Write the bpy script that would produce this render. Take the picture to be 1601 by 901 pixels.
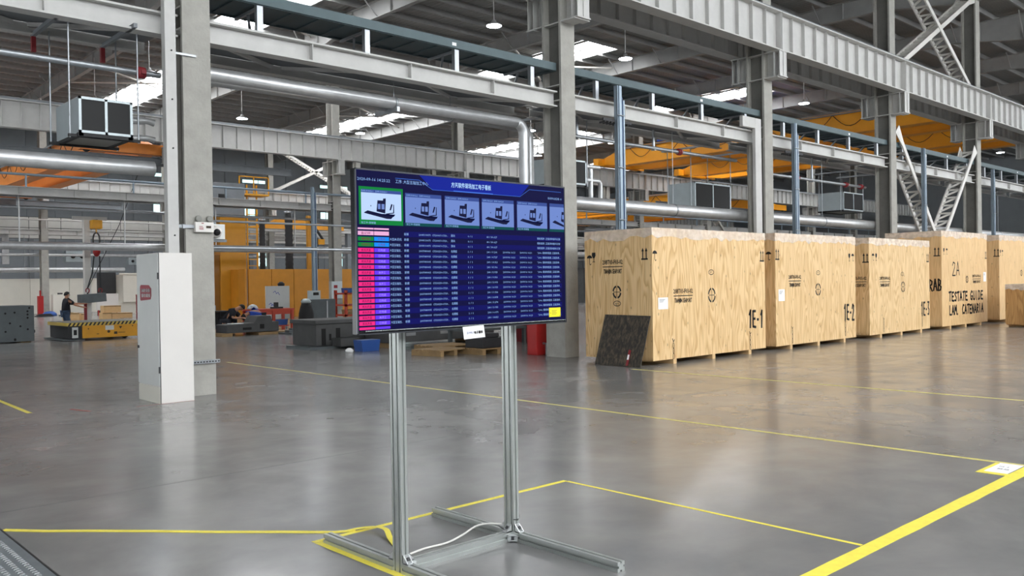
import bpy, math, random
from mathutils import Vector, Matrix

for o in list(bpy.data.objects):
    bpy.data.objects.remove(o)
S = bpy.context.scene
COL = S.collection
random.seed(7)

# ------------------------------------------------------------------ camera
# world: floor at z = 0, X runs along the column row (away to the right), Y runs across the bays (away to the left)
cam_d = bpy.data.cameras.new('camera')
cam_d.sensor_width = 36.0
cam_d.lens = 1346.82 * 36.0 / 1601.0
cam_d.clip_end = 400
cam = bpy.data.objects.new('camera', cam_d)
COL.objects.link(cam)
cam.matrix_world = Matrix(((0.731, 0.0160, -0.6818, 0.0), (-0.6821, -0.0058, -0.7312, 0.0), (-0.0157, 0.99986, 0.0066, 1.6), (0, 0, 0, 1)))
_r = cam.matrix_world.to_3x3()
_z = _r.col[2].normalized(); _x = _r.col[0]; _x = (_x - _z * _x.dot(_z)).normalized(); _y = _z.cross(_x)
cam.matrix_world = Matrix(((_x[0], _y[0], _z[0], 0), (_x[1], _y[1], _z[1], 0), (_x[2], _y[2], _z[2], 1.6), (0, 0, 0, 1)))
S.camera = cam

# ------------------------------------------------------------------ light and exposure
world = bpy.data.worlds.new('daylight')
S.world = world
world.use_nodes = True
wb = world.node_tree.nodes['Background']
wb.inputs[0].default_value = (0.93, 0.97, 1.0, 1)
wb.inputs[1].default_value = 8.0
SKYLIGHT_STRENGTH = 16.0
LAMP_STRENGTH = 45.0
S.view_settings.view_transform = 'Standard'
S.view_settings.look = 'None'
S.view_settings.gamma = 1.0
S.view_settings.use_curve_mapping = False
S.view_settings.exposure = 0.03
S.cycles.use_denoising = True
S.cycles.max_bounces = 8
S.cycles.diffuse_bounces = 4
S.cycles.sample_clamp_indirect = 6.0


# ------------------------------------------------------------------ materials
def lin(c):
    return tuple(((v / 255.0) / 12.92 if v / 255.0 <= 0.04045 else ((v / 255.0 + 0.055) / 1.055) ** 2.4) for v in c) + (1.0,)


MATS = {}


def mat(name, rgb, rough=0.6, metal=0.0, var=0.0, scale=6.0, bump=0.0, bscale=40.0, emit=0.0, spec=0.5, stretch=(1, 1, 1)):
    m = bpy.data.materials.new(name)
    m.use_nodes = True
    nt = m.node_tree
    b = nt.nodes['Principled BSDF']
    b.inputs['Base Color'].default_value = lin(rgb)
    b.inputs['Roughness'].default_value = rough
    b.inputs['Metallic'].default_value = metal
    b.inputs['Specular IOR Level'].default_value = spec
    if var or bump:
        tc = nt.nodes.new('ShaderNodeTexCoord')
        mp = nt.nodes.new('ShaderNodeMapping')
        mp.inputs['Scale'].default_value = stretch
        nt.links.new(tc.outputs['Object'], mp.inputs[0])
    if var:
        n = nt.nodes.new('ShaderNodeTexNoise')
        n.inputs['Scale'].default_value = scale
        n.inputs['Detail'].default_value = 5
        n.inputs['Roughness'].default_value = 0.65
        nt.links.new(mp.outputs[0], n.inputs['Vector'])
        r = nt.nodes.new('ShaderNodeMapRange')
        r.inputs[1].default_value = 0.3
        r.inputs[2].default_value = 0.7
        r.inputs[3].default_value = 1 - var
        r.inputs[4].default_value = 1 + var
        nt.links.new(n.outputs[0], r.inputs[0])
        mx = nt.nodes.new('ShaderNodeMix')
        mx.data_type = 'RGBA'
        mx.blend_type = 'MULTIPLY'
        mx.inputs[0].default_value = 1.0
        mx.inputs[6].default_value = lin(rgb)
        nt.links.new(r.outputs[0], mx.inputs[7])
        nt.links.new(mx.outputs[2], b.inputs['Base Color'])
    if bump:
        n2 = nt.nodes.new('ShaderNodeTexNoise')
        n2.inputs['Scale'].default_value = bscale
        n2.inputs['Detail'].default_value = 3
        nt.links.new(mp.outputs[0], n2.inputs['Vector'])
        bp = nt.nodes.new('ShaderNodeBump')
        bp.inputs['Strength'].default_value = bump
        bp.inputs['Distance'].default_value = 0.02
        nt.links.new(n2.outputs[0], bp.inputs['Height'])
        nt.links.new(bp.outputs[0], b.inputs['Normal'])
    if emit:
        b.inputs['Emission Color'].default_value = lin(rgb)
        b.inputs['Emission Strength'].default_value = emit
    MATS[name] = m
    return m


mat('steel_paint', (190, 189, 186), 0.5, 0, 0.07, 2.5)
mat('steel_paint_dark', (120, 124, 128), 0.55, 0, 0.10, 2.0)
mat('roof_steel', (160, 160, 158), 0.6, 0, 0.08, 1.5)
mat('fireproof', (164, 162, 155), 0.85, 0, 0.14, 2.2, 0.35, 22)
mat('web_dark_grey', (112, 111, 106), 0.8, 0, 0.16, 2.2, 0.3, 22)  # column webs, a darker grey than their flanges
mat('tray_teal', (74, 90, 94), 0.5, 0.2, 0.10, 3)
mat('galvanised', (168, 172, 176), 0.38, 0.75, 0.10, 8)
mat('duct_silver', (204, 205, 206), 0.38, 0.62, 0.10, 5, 0.10, 10)
mat('strut_blue', (140, 154, 166), 0.40, 0.45, 0.08, 4)
mat('strut_navy', (50, 78, 118), 0.5, 0.2)
mat('brace_paint', (214, 211, 205), 0.5, 0, 0.05, 3)
mat('crane_orange', (240, 160, 30), 0.45, 0, 0.05, 1.5)
mat('crane_orange_deep', (214, 128, 48), 0.5, 0, 0.06, 1.5)
mat('dark_grille', (28, 28, 29), 0.7)
mat('unit_panel', (186, 196, 199), 0.4, 0.25, 0.05, 4)
mat('unit_under', (136, 136, 130), 0.6)
mat('black_rubber', (24, 24, 26), 0.6)
mat('white_paint', (224, 220, 215), 0.38, 0, 0.02, 3)
mat('white_paint_cool', (212, 214, 211), 0.42, 0, 0.03, 3)
mat('cream_paint', (224, 220, 208), 0.5, 0, 0.03, 2)
mat('seam_dark', (58, 58, 60), 0.7)
mat('red_label', (150, 28, 48), 0.5)
mat('red_paint', (176, 34, 34), 0.45, 0, 0.06, 4)
mat('red_coupling', (140, 40, 46), 0.5)
mat('orange_red', (190, 66, 40), 0.5, 0, 0.08, 5)
mat('paper', (240, 240, 240), 0.8)
mat('ink', (22, 20, 20), 0.8)
mat('ink_soft', (70, 58, 44), 0.8)
mat('sticky_yellow', (246, 226, 30), 0.7, 0, 0.03, 20)
mat('tape_yellow', (238, 222, 84), 0.5, 0, 0.09, 14, 0.1, 60)
mat('tape_worn', (204, 192, 112), 0.5, 0, 0.22, 9, 0.1, 60)
mat('aluminium', (186, 190, 187), 0.36, 0.6, 0.04, 12)
mat('aluminium_groove', (62, 64, 64), 0.6, 0.4)
mat('cast_bracket', (226, 228, 228), 0.35, 0.7)
mat('tv_black', (18, 18, 22), 0.25)
mat('tv_bezel', (96, 98, 104), 0.28, 0.8)
mat('cable_white', (228, 226, 220), 0.5)
mat('plate_steel', (138, 146, 150), 0.38, 0.7, 0.08, 10)
mat('plate_bead', (222, 228, 230), 0.22, 0.8)
mat('agv_yellow', (226, 160, 26), 0.45, 0, 0.08, 3)
mat('agv_top', (120, 118, 112), 0.6, 0.2, 0.1, 4)
mat('hazard_yellow', (214, 184, 84), 0.5)
mat('hazard_black', (30, 28, 26), 0.5)
mat('machined_steel', (92, 98, 100), 0.5, 0.35, 0.12, 3)
mat('cast_iron', (78, 78, 78), 0.65, 0.2, 0.14, 3)
mat('cast_iron_dark', (52, 53, 55), 0.65, 0.2, 0.14, 3)
mat('wood_pale', (214, 178, 128), 0.7, 0, 0.10, 6, 0, 40, 0, 0.5, (1, 1, 6))
mat('wood_worn', (150, 122, 84), 0.75, 0, 0.16, 6)
mat('amber_panel', (196, 136, 34), 0.35, 0, 0.08, 2)
mat('amber_dark', (140, 92, 26), 0.3, 0, 0.10, 2)
mat('orange_panel', (222, 150, 42), 0.45, 0, 0.07, 2)
mat('blue_plastic', (34, 78, 150), 0.5, 0, 0.05, 5)
mat('blue_motor', (30, 84, 196), 0.5)
mat('skin', (190, 140, 112), 0.6)
mat('hair', (22, 18, 17), 0.7)
mat('shirt_black', (30, 32, 40), 0.85)
mat('shirt_blue', (36, 72, 170), 0.8)
mat('jeans', (66, 88, 118), 0.85)
mat('trousers_dark', (40, 42, 50), 0.85)
mat('shoe', (70, 48, 36), 0.7)
mat('sheet_black', (44, 40, 38), 0.55, 0.1, 0.0)
mat('wall_panel', (142, 147, 151), 0.7, 0, 0.06, 1.0)
mat('wall_block', (196, 194, 188), 0.8, 0, 0.05, 1.0)
mat('glass_green', (200, 238, 236), 0.2, 0, 0, 6, 0, 40, 1.6)
mat('lamp_glow', (238, 246, 255), 0.3, 0, 0, 6, 0, 40, LAMP_STRENGTH)
mat('lamp_body', (206, 206, 206), 0.4, 0.4)
mat('skylight_glow', (250, 252, 255), 0.4, 0, 0, 6, 0, 40, SKYLIGHT_STRENGTH)
mat('fire_red_line', (160, 62, 50), 0.7)


def special_floor():
    m = bpy.data.materials.new('polished_concrete')
    m.use_nodes = True
    nt = m.node_tree
    b = nt.nodes['Principled BSDF']
    tc = nt.nodes.new('ShaderNodeTexCoord')

    def noise(sc, det, rough=0.6, dist=0.0):
        n = nt.nodes.new('ShaderNodeTexNoise')
        n.inputs['Scale'].default_value = sc
        n.inputs['Detail'].default_value = det
        n.inputs['Roughness'].default_value = rough
        n.inputs['Distortion'].default_value = dist
        nt.links.new(tc.outputs['Object'], n.inputs['Vector'])
        return n
    a = noise(0.35, 8, 0.62, 0.6)
    c = noise(1.8, 3, 0.55, 0.3)
    mixn = nt.nodes.new('ShaderNodeMath'); mixn.operation = 'MULTIPLY_ADD'
    nt.links.new(c.outputs[0], mixn.inputs[0]); mixn.inputs[1].default_value = 0.30
    nt.links.new(a.outputs[0], mixn.inputs[2])
    r = nt.nodes.new('ShaderNodeValToRGB')
    r.color_ramp.elements[0].position = 0.42; r.color_ramp.elements[0].color = lin((106, 106, 106))
    r.color_ramp.elements[1].position = 0.88; r.color_ramp.elements[1].color = lin((144, 142, 139))
    nt.links.new(mixn.outputs[0], r.inputs[0])
    nt.links.new(r.outputs[0], b.inputs['Base Color'])
    rr = nt.nodes.new('ShaderNodeMapRange')
    rr.inputs[1].default_value = 0.3; rr.inputs[2].default_value = 0.75
    rr.inputs[3].default_value = 0.17; rr.inputs[4].default_value = 0.27
    nt.links.new(c.outputs[0], rr.inputs[0])
    nt.links.new(rr.outputs[0], b.inputs['Roughness'])
    b.inputs['Specular IOR Level'].default_value = 0.6
    w = noise(5.0, 4)
    bp = nt.nodes.new('ShaderNodeBump'); bp.inputs['Strength'].default_value = 0.012; bp.inputs['Distance'].default_value = 0.02
    nt.links.new(w.outputs[0], bp.inputs['Height'])
    nt.links.new(bp.outputs[0], b.inputs['Normal'])
    MATS['polished_concrete'] = m


special_floor()


def plywood(name, base, dark, seed):
    m = bpy.data.materials.new(name)
    m.use_nodes = True
    nt = m.node_tree
    b = nt.nodes['Principled BSDF']
    b.inputs['Roughness'].default_value = 0.62
    tc = nt.nodes.new('ShaderNodeTexCoord')
    mp = nt.nodes.new('ShaderNodeMapping')
    mp.inputs['Scale'].default_value = (2.4, 2.4, 0.34)
    mp.inputs['Location'].default_value = (seed * 3.1, seed * 1.7, seed)
    nt.links.new(tc.outputs['Object'], mp.inputs[0])
    n = nt.nodes.new('ShaderNodeTexNoise'); n.inputs['Scale'].default_value = 1.5; n.inputs['Detail'].default_value = 1.6; n.inputs['Distortion'].default_value = 0.35
    nt.links.new(mp.outputs[0], n.inputs['Vector'])
    mul = nt.nodes.new('ShaderNodeMath'); mul.operation = 'MULTIPLY'; mul.inputs[1].default_value = 11.0
    nt.links.new(n.outputs[0], mul.inputs[0])
    fr = nt.nodes.new('ShaderNodeMath'); fr.operation = 'FRACT'
    nt.links.new(mul.outputs[0], fr.inputs[0])
    ramp = nt.nodes.new('ShaderNodeValToRGB')
    e = ramp.color_ramp.elements
    e[0].position = 0.0; e[0].color = lin(dark)
    e[1].position = 0.55; e[1].color = lin(base)
    e.new(0.85).color = lin(base)
    e.new(1.0).color = lin(dark)
    nt.links.new(fr.outputs[0], ramp.inputs[0])
    f = nt.nodes.new('ShaderNodeTexNoise'); f.inputs['Scale'].default_value = 9; f.inputs['Detail'].default_value = 4
    mp2 = nt.nodes.new('ShaderNodeMapping'); mp2.inputs['Scale'].default_value = (6, 6, 0.35)
    nt.links.new(tc.outputs['Object'], mp2.inputs[0]); nt.links.new(mp2.outputs[0], f.inputs['Vector'])
    r2 = nt.nodes.new('ShaderNodeMapRange'); r2.inputs[1].default_value = 0.3; r2.inputs[2].default_value = 0.7; r2.inputs[3].default_value = 0.92; r2.inputs[4].default_value = 1.06
    nt.links.new(f.outputs[0], r2.inputs[0])
    mx = nt.nodes.new('ShaderNodeMix'); mx.data_type = 'RGBA'; mx.blend_type = 'MULTIPLY'; mx.inputs[0].default_value = 1.0
    nt.links.new(ramp.outputs[0], mx.inputs[6]); nt.links.new(r2.outputs[0], mx.inputs[7])
    # knots: sparse small dark spots
    mp3 = nt.nodes.new('ShaderNodeMapping'); mp3.inputs['Scale'].default_value = (5.5, 5.5, 3.2); mp3.inputs['Location'].default_value = (seed, 0, seed)
    nt.links.new(tc.outputs['Object'], mp3.inputs[0])
    v = nt.nodes.new('ShaderNodeTexVoronoi'); v.inputs['Scale'].default_value = 1.0; v.inputs['Randomness'].default_value = 0.9
    nt.links.new(mp3.outputs[0], v.inputs['Vector'])
    kr = nt.nodes.new('ShaderNodeMapRange'); kr.inputs[1].default_value = 0.05; kr.inputs[2].default_value = 0.12; kr.inputs[3].default_value = 0.55; kr.inputs[4].default_value = 1.0
    nt.links.new(v.outputs['Distance'], kr.inputs[0])
    mx2 = nt.nodes.new('ShaderNodeMix'); mx2.data_type = 'RGBA'; mx2.blend_type = 'MULTIPLY'; mx2.inputs[0].default_value = 1.0
    nt.links.new(mx.outputs[2], mx2.inputs[6]); nt.links.new(kr.outputs[0], mx2.inputs[7])
    nt.links.new(mx2.outputs[2], b.inputs['Base Color'])
    MATS[name] = m


plywood('plywood_a', (230, 196, 144), (205, 163, 108), 1)
plywood('plywood_b', (229, 195, 144), (206, 166, 112), 4)
plywood('plywood_c', (228, 195, 145), (206, 167, 114), 7)
plywood('plywood_pine', (226, 190, 138), (214, 174, 122), 11)
plywood('plywood_old', (188, 146, 92), (160, 118, 70), 15)


def film_material():
    m = bpy.data.materials.new('plastic_film')
    m.use_nodes = True
    nt = m.node_tree
    b = nt.nodes['Principled BSDF']
    b.inputs['Base Color'].default_value = lin((244, 238, 230))
    b.inputs['Roughness'].default_value = 0.3
    n = nt.nodes.new('ShaderNodeTexNoise'); n.inputs['Scale'].default_value = 9; n.inputs['Detail'].default_value = 5
    r = nt.nodes.new('ShaderNodeMapRange'); r.inputs[1].default_value = 0.35; r.inputs[2].default_value = 0.7; r.inputs[3].default_value = 0.36; r.inputs[4].default_value = 0.62
    tc = nt.nodes.new('ShaderNodeTexCoord')
    nt.links.new(tc.outputs['Object'], n.inputs['Vector'])
    nt.links.new(n.outputs[0], r.inputs[0]); nt.links.new(r.outputs[0], b.inputs['Alpha'])
    bp = nt.nodes.new('ShaderNodeBump'); bp.inputs['Strength'].default_value = 0.4
    nt.links.new(n.outputs[0], bp.inputs['Height']); nt.links.new(bp.outputs[0], b.inputs['Normal'])
    MATS['plastic_film'] = m


film_material()


def scratched_sheet():
    m = MATS['sheet_black']
    nt = m.node_tree
    b = nt.nodes['Principled BSDF']
    tc = nt.nodes.new('ShaderNodeTexCoord')
    mp = nt.nodes.new('ShaderNodeMapping'); mp.inputs['Scale'].default_value = (12, 12, 2.4)
    nt.links.new(tc.outputs['Object'], mp.inputs[0])
    n = nt.nodes.new('ShaderNodeTexNoise'); n.inputs['Scale'].default_value = 1.6; n.inputs['Detail'].default_value = 7; n.inputs['Roughness'].default_value = 0.75
    nt.links.new(mp.outputs[0], n.inputs['Vector'])
    r = nt.nodes.new('ShaderNodeValToRGB')
    r.color_ramp.elements[0].position = 0.46; r.color_ramp.elements[0].color = lin((46, 42, 39))
    r.color_ramp.elements[1].position = 0.72; r.color_ramp.elements[1].color = lin((118, 104, 82))
    nt.links.new(n.outputs[0], r.inputs[0]); nt.links.new(r.outputs[0], b.inputs['Base Color'])


scratched_sheet()


def deck_material():
    m = mat('roof_deck', (142, 141, 138), 0.6, 0.1)
    nt = m.node_tree
    b = nt.nodes['Principled BSDF']
    tc = nt.nodes.new('ShaderNodeTexCoord')
    w = nt.nodes.new('ShaderNodeTexWave'); w.wave_type = 'BANDS'; w.bands_direction = 'X'; w.inputs['Scale'].default_value = 1.25
    nt.links.new(tc.outputs['Object'], w.inputs['Vector'])
    bp = nt.nodes.new('ShaderNodeBump'); bp.inputs['Strength'].default_value = 0.8; bp.inputs['Distance'].default_value = 0.05
    nt.links.new(w.outputs[0], bp.inputs['Height']); nt.links.new(bp.outputs[0], b.inputs['Normal'])


deck_material()


def hazard_material():
    pass


# ------------------------------------------------------------------ mesh builder
WORLD = {}


class MB:
    def __init__(self):
        self.v = []; self.f = []; self.smooth = []

    def add(self, vs, fs, sm=False):
        k = len(self.v)
        self.v += [tuple(p) for p in vs]
        for f in fs:
            self.f.append(tuple(i + k for i in f)); self.smooth.append(sm)
        return self

    def box(self, x0, x1, y0, y1, z0, z1):
        return self.add([(x0, y0, z0), (x1, y0, z0), (x1, y1, z0), (x0, y1, z0), (x0, y0, z1), (x1, y0, z1), (x1, y1, z1), (x0, y1, z1)],
                        [(0, 3, 2, 1), (4, 5, 6, 7), (0, 1, 5, 4), (1, 2, 6, 5), (2, 3, 7, 6), (3, 0, 4, 7)])

    def bar(self, a, b, w, h, up=(0, 0, 1)):
        a = Vector(a); b = Vector(b); d = (b - a).normalized(); up = Vector(up)
        if abs(d.dot(up)) > 0.98:
            up = Vector((1, 0, 0))
        s = d.cross(up).normalized(); u = s.cross(d)
        vs = []
        for p in (a, b):
            for (i, j) in ((-1, -1), (1, -1), (1, 1), (-1, 1)):
                vs.append(p + s * (i * w / 2) + u * (j * h / 2))
        return self.add(vs, [(0, 1, 2, 3), (7, 6, 5, 4), (0, 4, 5, 1), (1, 5, 6, 2), (2, 6, 7, 3), (3, 7, 4, 0)])

    def tube(self, pts, r, n=10, caps=True):
        pts = [Vector(p) for p in pts]
        rs = r if isinstance(r, (list, tuple)) else [r] * len(pts)
        vs = []; fs = []
        prev = None
        for i, p in enumerate(pts):
            d = (pts[min(i + 1, len(pts) - 1)] - pts[max(i - 1, 0)]).normalized()
            if prev is None:
                ref = Vector((0, 0, 1)) if abs(d.z) < 0.9 else Vector((1, 0, 0))
                s = d.cross(ref).normalized()
            else:
                s = (prev - d * prev.dot(d)).normalized()
            prev = s
            u = d.cross(s)
            for k in range(n):
                a = 2 * math.pi * k / n
                vs.append(p + (s * math.cos(a) + u * math.sin(a)) * rs[i])
        for i in range(len(pts) - 1):
            for k in range(n):
                fs.append((i * n + k, i * n + (k + 1) % n, (i + 1) * n + (k + 1) % n, (i + 1) * n + k))
        self.add(vs, fs, True)
        if caps:
            self.add(vs[:n], [tuple(range(n))]); self.add(vs[-n:], [tuple(reversed(range(n)))])
        return self

    def prism(self, poly, d):
        # poly: 3d points in order, d: extrusion vector
        n = len(poly); d = Vector(d)
        vs = [Vector(p) for p in poly] + [Vector(p) + d for p in poly]
        fs = [tuple(range(n)), tuple(reversed(range(n, 2 * n)))] + [(i, i + n, (i + 1) % n + n, (i + 1) % n) for i in range(n)]
        return self.add(vs, fs)

    def lathe(self, prof, c=(0, 0, 0), n=16, axis='z'):
        vs = []; fs = []
        for (r, h) in prof:
            for k in range(n):
                a = 2 * math.pi * k / n
                p = (r * math.cos(a), r * math.sin(a), h)
                if axis == 'y':
                    p = (p[0], p[2], p[1])
                if axis == 'x':
                    p = (p[2], p[0], p[1])
                vs.append((p[0] + c[0], p[1] + c[1], p[2] + c[2]))
        for i in range(len(prof) - 1):
            for k in range(n):
                fs.append((i * n + k, i * n + (k + 1) % n, (i + 1) * n + (k + 1) % n, (i + 1) * n + k))
        fs.append(tuple(reversed(range(n)))); fs.append(tuple(range((len(prof) - 1) * n, len(prof) * n)))
        return self.add(vs, fs, True)

    def ibeam_x(self, x0, x1, y, z0, z1, w, tf=0.03, tw=0.02):
        self.box(x0, x1, y - w / 2, y + w / 2, z0, z0 + tf)
        self.box(x0, x1, y - w / 2, y + w / 2, z1 - tf, z1)
        return self.box(x0, x1, y - tw / 2, y + tw / 2, z0 + tf, z1 - tf)

    def obj(self, name, material, parent=None, label=None, bevel=0.0, kind=None):
        off = WORLD.get(parent.name, Vector((0, 0, 0))) if parent else Vector((0, 0, 0))
        me = bpy.data.meshes.new(name)
        me.from_pydata([(x - off[0], y - off[1], z - off[2]) for (x, y, z) in self.v], [], self.f)
        me.polygons.foreach_set('use_smooth', self.smooth)
        me.materials.append(MATS[material])
        me.update()
        o = bpy.data.objects.new(name, me)
        COL.objects.link(o)
        if parent:
            o.parent = parent
            WORLD[o.name] = off
        if label:
            o['label'] = label
        if kind:
            o['kind'] = kind
        if bevel:
            b = o.modifiers.new('bevel', 'BEVEL'); b.width = bevel; b.segments = 2; b.limit_method = 'ANGLE'
        return o


def thing(name, label, cat, loc=(0, 0, 0), group=None):
    o = bpy.data.objects.new(name, None)
    o.empty_display_size = 0.1
    COL.objects.link(o)
    o.location = loc
    WORLD[o.name] = Vector(loc)
    o['label'] = label; o['category'] = cat
    if group:
        o['group'] = group
    return o


def tag(o, label, cat, group=None):
    o['label'] = label; o['category'] = cat
    if group:
        o['group'] = group
    return o


def kids(o):
    return [c for c in bpy.data.objects if c.parent == o]


def dup(root, delta, label=None, tree=None):
    r = root.copy(); COL.objects.link(r)
    r.location = Vector(root.location) + Vector(delta)
    if label:
        r['label'] = label
    for ch, subs in tree:
        c = ch.copy(); COL.objects.link(c); c.parent = r
        for g in subs:
            d = g.copy(); COL.objects.link(d); d.parent = c
    return r


def tree_of(root):
    return [(c, kids(c)) for c in kids(root)]


# flat text and marks -----------------------------------------------------------------
_TC = {}


def text2d(body, res=1):
    if (body, res) not in _TC:
        c = bpy.data.curves.new('lettering', 'FONT'); c.body = body; c.resolution_u = res
        o = bpy.data.objects.new('lettering', c)
        m = o.to_mesh()
        _TC[(body, res)] = ([(v.co.x, v.co.y) for v in m.vertices], [tuple(p.vertices) for p in m.polygons])
        o.to_mesh_clear()
        bpy.data.objects.remove(o); bpy.data.curves.remove(c)
    return _TC[(body, res)]


def plane_pt(org, u, v, n, a, b, e):
    return (org[0] + u[0] * a + v[0] * b + n[0] * e, org[1] + u[1] * a + v[1] * b + n[1] * e, org[2] + u[2] * a + v[2] * b + n[2] * e)


class Face:
    """a flat face to print on: org, u to the viewer's right, v up, n outwards"""

    def __init__(self, org, u, v, n):
        self.org, self.u, self.v, self.n = org, u, v, n

    def text(self, mb, body, a, b, size, e=0.003, width=None, anchor='l', bold=0.0):
        vs, fs = text2d(body)
        x0 = min(p[0] for p in vs); x1 = max(p[0] for p in vs)
        y0 = min(p[1] for p in vs)
        sx = size if width is None else width / (x1 - x0)
        sh = {'l': x0, 'c': (x0 + x1) / 2, 'r': x1}[anchor]
        for k in ((0, 0),) if not bold else ((-bold, 0), (bold, 0), (0, -bold), (0, bold)):
            mb.add([plane_pt(self.org, self.u, self.v, self.n, a + (p[0] - sh) * sx + k[0], b + p[1] * size + k[1], e + abs(k[0]) * 0.01) for p in vs], fs)

    def poly(self, mb, pts, e=0.003):
        mb.add([plane_pt(self.org, self.u, self.v, self.n, a, b, e) for a, b in pts], [tuple(range(len(pts)))])

    def rect(self, mb, a0, a1, b0, b1, e=0.003):
        self.poly(mb, [(a0, b0), (a1, b0), (a1, b1), (a0, b1)], e)

    def stroke(self, mb, pts, w, e=0.003):
        for (p, q) in zip(pts[:-1], pts[1:]):
            dx, dy = q[0] - p[0], q[1] - p[1]; l = math.hypot(dx, dy) or 1
            nx, ny = -dy / l * w / 2, dx / l * w / 2
            ex, ey = dx / l * w * 0.3, dy / l * w * 0.3
            self.poly(mb, [(p[0] + nx - ex, p[1] + ny - ey), (p[0] - nx - ex, p[1] - ny - ey), (q[0] - nx + ex, q[1] - ny + ey), (q[0] + nx + ex, q[1] + ny + ey)], e)

    def ring(self, mb, a, b, ra, rb, w, e=0.003, a0=0, a1=360, n=20):
        pts = []
        for i in range(n):
            t0 = math.radians(a0 + (a1 - a0) * i / n); t1 = math.radians(a0 + (a1 - a0) * (i + 1) / n)
            self.poly(mb, [(a + ra * math.cos(t0), b + rb * math.sin(t0)), (a + ra * math.cos(t1), b + rb * math.sin(t1)),
                           (a + (ra - w) * math.cos(t1), b + (rb - w) * math.sin(t1)), (a + (ra - w) * math.cos(t0), b + (rb - w) * math.sin(t0))], e)

    def disc(self, mb, a, b, ra, rb, e=0.003, n=16, a0=0, a1=360):
        self.poly(mb, [(a + ra * math.cos(math.radians(a0 + (a1 - a0) * i / n)), b + rb * math.sin(math.radians(a0 + (a1 - a0) * i / n))) for i in range(n if a1 - a0 == 360 else n + 1)], e)

# ================================================================== the building
ORD = ['first', 'second', 'third', 'fourth', 'fifth', 'sixth', 'seventh', 'eighth', 'ninth', 'tenth', 'eleventh', 'twelfth']
PITCH = 8.0
ROWS = {1: 12.725, 2: 37.30, 3: 61.80}
ROWX = {1: 5.32, 2: 6.80, 3: 8.0}


def structure(o):
    o['kind'] = 'structure'
    return o


m = MB(); m.box(-14, 100, -14, 76, -0.3, 0.0)
floor = structure(m.obj('floor', 'polished_concrete'))
# shallow saw-cut joints filled flush with dark sealant
for k, (x0, x1, y0, y1) in enumerate(((-14, 100, 12.29, 12.30), (1.2, 1.208, 6.7, 74), (9.31, 9.318, -14, 74), (17.3, 17.31, -14, 74), (-14, 100, 20.5, 20.51), (-14, 100, 7.05, 7.056))):
    m = MB(); m.box(x0, x1, y0, y1, -0.002, 0.0006)
    m.obj('floor_joint', 'cast_iron', floor)

m = MB(); m.box(-14, 100, -14, 76, 14.1, 14.2)
ceiling = structure(m.obj('ceiling', 'roof_deck'))
pm = None
for k in range(59):
    y = -12.6 + 1.5 * k
    if pm is None:
        m = MB(); m.box(-14, 100, -0.005, 0.005, 13.85, 14.1); m.box(-14, 100, -0.005, 0.075, 13.85, 13.858); m.box(-14, 100, 0.067, 0.075, 13.858, 13.88)
        pm = m.obj('purlin', 'roof_steel', ceiling); pm.location.y = y
    else:
        c = pm.copy(); COL.objects.link(c); c.location.y = y


def rafter(x, y0, y1, hs):
    m = MB()
    def zb(y):
        d = min(abs(y - h) for h in hs)
        return 13.1 - max(0, (3.6 - d) / 3.6) * 0.55
    ys = sorted(set([y0, y1] + [h + s for h in hs for s in (-3.6, 0, 3.6) if y0 <= h + s <= y1]))
    for a, b in zip(ys[:-1], ys[1:]):
        za, zb_ = zb(a), zb(b)
        for (w0, w1, o0, o1) in ((-0.12, 0.12, 0, 0.025), (-0.01, 0.01, 0.025, None)):
            ta = za + o1 if o1 else 13.85; tb = zb_ + o1 if o1 else 13.85
            m.add([(x + w0, a, za + o0), (x + w1, a, za + o0), (x + w1, b, zb_ + o0), (x + w0, b, zb_ + o0), (x + w0, a, ta), (x + w1, a, ta), (x + w1, b, tb), (x + w0, b, tb)],
                  [(0, 3, 2, 1), (4, 5, 6, 7), (0, 1, 5, 4), (1, 2, 6, 5), (2, 3, 7, 6), (3, 0, 4, 7)])
    m.box(x - 0.12, x + 0.12, y0, y1, 13.825, 13.85)
    y = y0 + 1.0
    while y < y1:
        m.box(x - 0.11, x + 0.11, y - 0.006, y + 0.006, zb(y) + 0.02, 13.83)
        y += 3.0
    r = m.obj('rafter', 'roof_steel', ceiling)
    m2 = MB()
    y = y0 + 2.1
    while y < y1:
        for s in (-1, 1):
            m2.bar((x + s * 0.02, y, zb(y) + 0.06), (x + s * 0.75, y, 13.86), 0.045, 0.045)
        y += 3.0
    m2.obj('fly_brace', 'roof_steel', r)


for i in range(-1, 10):
    rafter(ROWX[1] + PITCH * i, -13, 37.3, (ROWS[1], ROWS[2]))
for i in range(-1, 11):
    rafter(ROWX[2] + PITCH * i, 37.3, 74, (ROWS[2], ROWS[3]))
for (x0, y0, x1, y1) in ((13.4, 31.5, 21.3, 36.8), (29.5, 31.5, 37.3, 36.8), (37.3, 31.5, 29.5, 36.8), (45.5, 31.5, 53.4, 36.8), (30.9, 48.5, 38.8, 54), (38.8, 48.5, 30.9, 54), (14.9, 48.5, 22.7, 54), (22.7, 48.5, 14.9, 54), (54.9, 48, 47, 54), (47, 48, 54.9, 54)):
    m = MB(); m.tube([(x0, y0, 13.55), (x1, y1, 13.55)], 0.055, 8); m.obj('brace_rod', 'brace_paint', ceiling)

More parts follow.
